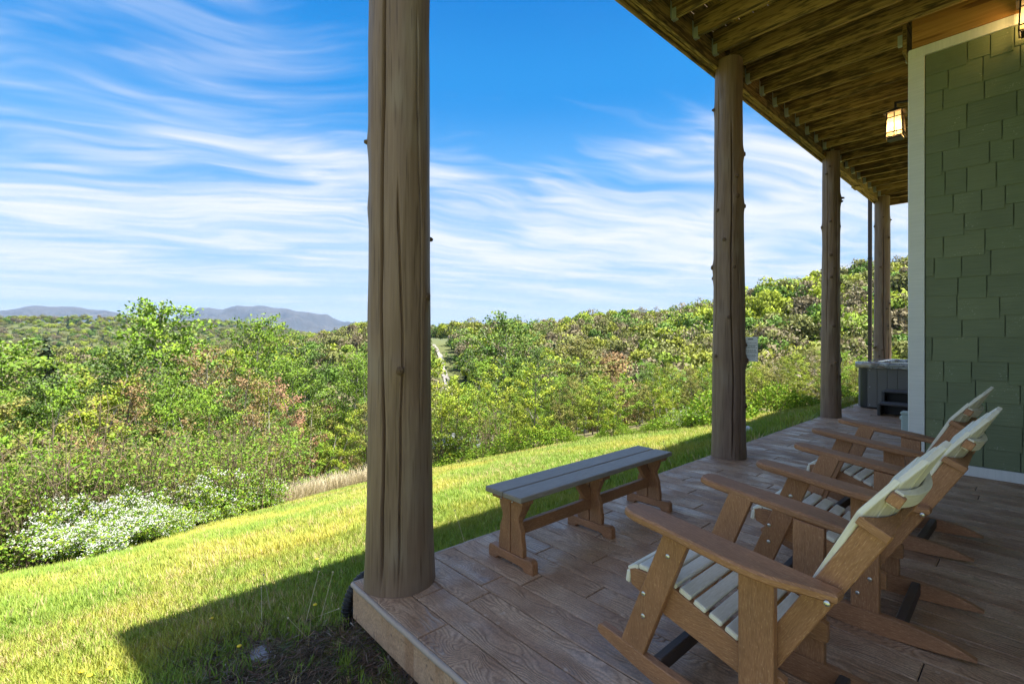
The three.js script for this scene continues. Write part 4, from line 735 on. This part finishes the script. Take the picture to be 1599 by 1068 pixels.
// ---------------------------------------------------------------- lawn, weeds, straw, dandelions
{
  const tuft = (seed, n, h, w, spread, warm = .3) => { const r = rng(seed), p = [], c = []; for (let i = 0; i < n; i++) { const a = r() * 6.28, d = Math.sqrt(r()) * spread, x = Math.cos(a) * d, z = Math.sin(a) * d, b = r() * 6.28, l = h * (.55 + .7 * r()), bend = l * (.15 + .6 * r()), sx = Math.cos(b + 1.57) * w, sz = Math.sin(b + 1.57) * w, mx = x + Math.cos(b) * bend * .35, mz = z + Math.sin(b) * bend * .35, tx = x + Math.cos(b) * bend, tz = z + Math.sin(b) * bend; const A = [x - sx, 0, z - sz], B = [x + sx, 0, z + sz], C = [mx + sx * .75, l * .58, mz + sz * .75], D = [mx - sx * .75, l * .58, mz - sz * .75], E = [tx, l * .95, tz]; p.push(...A, ...B, ...C, ...A, ...C, ...D, ...D, ...C, ...E); const j = .75 + .5 * r(), y = r() * warm; for (let k = 0; k < 9; k++) c.push(j * (1 + y), j, j); } const g = new THREE.BufferGeometry(); g.setAttribute('position', new THREE.Float32BufferAttribute(p, 3)); g.setAttribute('color', new THREE.Float32BufferAttribute(c, 3)); g.computeVertexNormals(); return g; };
  const sets = [{ n: 42000, a: 1.0, b: 5.5, g: tuft(901, 9, .06, .0026, .035) }, { n: 42000, a: 5.5, b: 11, g: tuft(902, 10, .075, .0042, .06) }, { n: 30000, a: 11, b: 22, g: tuft(903, 11, .09, .007, .11) }], r = rng(921), d = new THREE.Object3D(), c = new THREE.Color();
  const clear = (x, z) => !(x > -2.66 && z < -1.10 && z > -14.3) && x > LAWN_EDGE(z) - .3;
  for (const s of sets) {
    const m = new THREE.InstancedMesh(s.g, M.grassBlade, s.n); m.name = numbered('lawn_grass'); let i = 0, guard = 0;
    while (i < s.n && guard++ < s.n * 12) {
      const a = lerp(-.95, .62, r()), rad = Math.sqrt(lerp(s.a * s.a, s.b * s.b, r())) , f = Math.cos(a), q = Math.sin(a), x = rad * (FX * f + RX * q), z = rad * (FZ * f + RZ * q); if (!clear(x, z)) continue;
      const bare = smooth(1.1, .75, Math.hypot((x + 1.95) / 1.15, (z + .72) / .62) + (fbm(x * 4, z * 4, 2) - .5) * .5); if (r() < bare * .96) continue;
      const dry = fbm(x * .9 + 5, z * .9 + 5, 4), edge = x > -3.0 && z < -1.3 ? 1.5 : 1, sc = (.75 + .6 * r()) * edge;
      d.position.set(x, groundY(x, z) - .006, z); d.rotation.set((r() - .5) * .25, r() * 6.28, (r() - .5) * .25); d.scale.set(sc, sc * (.8 + .5 * r()), sc); d.updateMatrix(); m.setMatrixAt(i, d.matrix);
      const worn = fbm(x * .45 + 70, z * .45 + 20, 3), k = clamp((dry - .40) * 2.6 + (r() - .5) * .45), straw = r() < .05 + .16 * smooth(.56, .72, worn) ? 1 : 0; m.setColorAt(i, c.setRGB(...(straw ? [.5, .44, .2] : mixc([.22, .37, .03], [.42, .45, .06], k)))); i++;
    }
    m.count = i; m.castShadow = m.receiveShadow = true; tag(m, 'mown grass of the sloping lawn', 'grass', null, 'stuff'); scene.add(m);
  }
  { // tall dry grass at the far lawn edge
    const g = tuft(931, 12, .6, .006, .12, 0), n = 900, m = new THREE.InstancedMesh(g, M.grassBlade, n); m.name = 'dry_grass'; for (let i = 0; i < n; i++) { const px = lerp(425, 640, Math.pow(r(), .9)), w = EDGE_W(px) + .1 + r() * 1.3, [x, z] = placeAt(px, w), s = .6 + .6 * r(); d.position.set(x, groundY(x, z) - .02, z); d.rotation.set(0, r() * 6.28, 0); d.scale.set(s, s, s); d.updateMatrix(); m.setMatrixAt(i, d.matrix); const j = .85 + .3 * r(); m.setColorAt(i, c.setRGB(.60 * j, .52 * j, .35 * j)); } tag(m, 'tall straw-coloured dry grass at the lawn edge left of the post', 'dry grass', null, 'stuff'); m.castShadow = true; scene.add(m); }
  { // dead straw and mulch bits on the bare patch by the slab
    const g = tuft(941, 6, .07, .0022, .03), n = 2600, m = new THREE.InstancedMesh(g, M.grassBlade, n); m.name = 'mulch_straw'; for (let i = 0; i < n; i++) { const a = r() * 6.28, q = Math.sqrt(r()) * 1.05, x = -2.0 + Math.cos(a) * q * 1.15, z = -.62 + Math.sin(a) * q * .6; d.position.set(x, groundY(x, z) + .004, z); d.rotation.set(1.2 + r() * .5, r() * 6.28, r() * 3); const s = .6 + .9 * r(); d.scale.set(s, s, s); d.updateMatrix(); m.setMatrixAt(i, d.matrix); const j = .5 + .8 * r(), t = r(); m.setColorAt(i, t < .75 ? c.setRGB(.17 * j, .125 * j, .085 * j) : t < .9 ? c.setRGB(.36 * j, .30 * j, .2 * j) : c.setRGB(.12 * j, .2 * j, .04 * j)); } tag(m, 'dead straw and mulch littering the bare soil beside the slab', 'mulch', null, 'stuff'); m.castShadow = true; scene.add(m); }
}
{
  const r = rng(961), petal = mat({ rgb: [.80, .58, .02], roughness: .7 }), stemM = mat({ rgb: [.18, .24, .06], roughness: .8 });
  const head = new THREE.SphereGeometry(.012, 9, 5); head.scale(1, .45, 1);
  for (const [x, z] of [[-3.15, -.05], [-3.05, -.12], [-2.98, .02], [-3.3, -.02], [-3.2, .1], [-2.86, -.1], [-3.45, -.62], [-2.68, -.60], [-2.9, -1.05], [-4.1, -1.5]]) { const y = groundY(x, z), t = thing('dandelion', 'small yellow dandelion in the grass at the lower left', 'flower', [x, y, z], r() * 6, 'dandelions in the lawn'); const h = .06 + .05 * r(); part('stem', new THREE.CylinderGeometry(.002, .0025, h, 5), stemM, t).position.y = h / 2; part('flower_head', head, petal, t).position.y = h; }
  const straw = mat({ rgb: [.50, .44, .27], roughness: .8 });
  for (const [x, z, a, tilt, L] of [[-2.95, -.98, .4, 1.1, .34], [-2.8, -.95, 2.2, .5, .30], [-2.72, -1.0, 1.2, .25, .32], [-3.05, -.8, 2.9, .9, .26], [-2.62, -.92, 5, .6, .22], [-3.2, -.9, 4, .2, .28], [-2.75, -2.1, 3.4, .4, .4], [-2.72, -2.5, 3.0, .5, .42], [-2.7, -1.75, 3.6, .55, .36], [-2.74, -4.6, 3, .4, .45], [-2.7, -4.4, 2.6, .5, .4], [-2.72, -4.9, 3.3, .35, .42]]) { const y = groundY(x, z), t = thing('straw_stalk', 'thin pale dry stalk leaning in the grass beside the slab', 'stalk', [x, y, z], a, 'dry stalks beside the slab'), g = new THREE.CylinderGeometry(.0016, .0028, L, 5); g.translate(0, L / 2, 0); g.rotateZ(-tilt); part('stem', g, straw, t); const e = new THREE.SphereGeometry(.006, 6, 4); part('seed_head', e, straw, t).position.set(Math.sin(tilt) * L, Math.cos(tilt) * L, 0); }
}
{ // loose stones, leaf litter and drain hose
  const stone = (label, x, z, s, rgb, seed, y = groundY(x, z)) => { const g = new THREE.IcosahedronGeometry(1, 3), p = g.attributes.position; for (let i = 0; i < p.count; i++) { const v = V3().fromBufferAttribute(p, i), q = 1 + (fbm(v.x * 1.6 + seed, v.y * 1.6 + v.z * 1.3, 3) - .5) * .7; p.setXYZ(i, v.x * q * s[0], v.y * q * s[1], v.z * q * s[2]); } const t = part('stone', toCreasedNormals(g, .5), mat({ rgb, roughness: .9 })); t.position.set(x, y + s[1] * .3, z); tag(t, label, 'stone'); };
  stone('pale stone in the grass behind the signed log post', -3.27, -8.1, [.14, .10, .13], [.55, .55, .56], 3);
  stone('flat grey stone in the grass at the bottom left of the slab', -2.70, -.70, [.075, .016, .045], [.30, .30, .33], 9);
  const hose = thing('drain_hose', 'black corrugated drain hose at the slab corner', 'hose', [-2.66, -.1, -1.22]); const curve = new THREE.CatmullRomCurve3([V3(.06, .09, -.22), V3(.0, .085, -.12), V3(-.03, .03, .0), V3(-.03, -.08, .06), V3(-.02, -.2, .06)]);
  part('pipe', new THREE.TubeGeometry(curve, 40, .03, 12), M.black, hose); const pts = curve.getPoints(26); for (let i = 1; i < 26; i += 1) { const m = part('ridge', new THREE.TorusGeometry(.031, .0045, 5, 14), M.black, hose); m.position.copy(pts[i]); m.quaternion.setFromUnitVectors(V3(0, 0, 1), curve.getTangent(i / 26)); }
}
// things alike are told apart by their place in the row, counted from the left
{
  const byLabel = new Map(), v = new THREE.Vector3(); for (const o of scene.children) if (o.userData.group && o.userData.label) { const k = o.userData.label; if (!byLabel.has(k)) byLabel.set(k, []); byLabel.get(k).push(o); }
  const unit = ['', 'first', 'second', 'third', 'fourth', 'fifth', 'sixth', 'seventh', 'eighth', 'ninth', 'tenth', 'eleventh', 'twelfth', 'thirteenth', 'fourteenth', 'fifteenth', 'sixteenth', 'seventeenth', 'eighteenth', 'nineteenth'], tens = ['', '', 'twenty', 'thirty', 'forty', 'fifty'], tenth = ['', '', 'twentieth', 'thirtieth', 'fortieth', 'fiftieth'];
  const word = (n) => n < 20 ? unit[n] : n % 10 ? `${tens[Math.floor(n / 10)]}-${unit[n % 10]}` : tenth[n / 10];
  for (const [label, list] of byLabel) { if (list.length < 2) continue; const col = (o) => { const f = o.position.x * FX + o.position.z * FZ, s = o.position.x * RX + o.position.z * RZ; return s / f; }; list.sort((a, b) => col(a) - col(b)); let n = 0, m = 0; for (const o of list) o.userData.label = col(o) < -1.075 ? `${label}, ${word(++m)} past the left edge` : `${label}, ${word(++n)} from the left`; }
}
renderer.render(scene, camera);
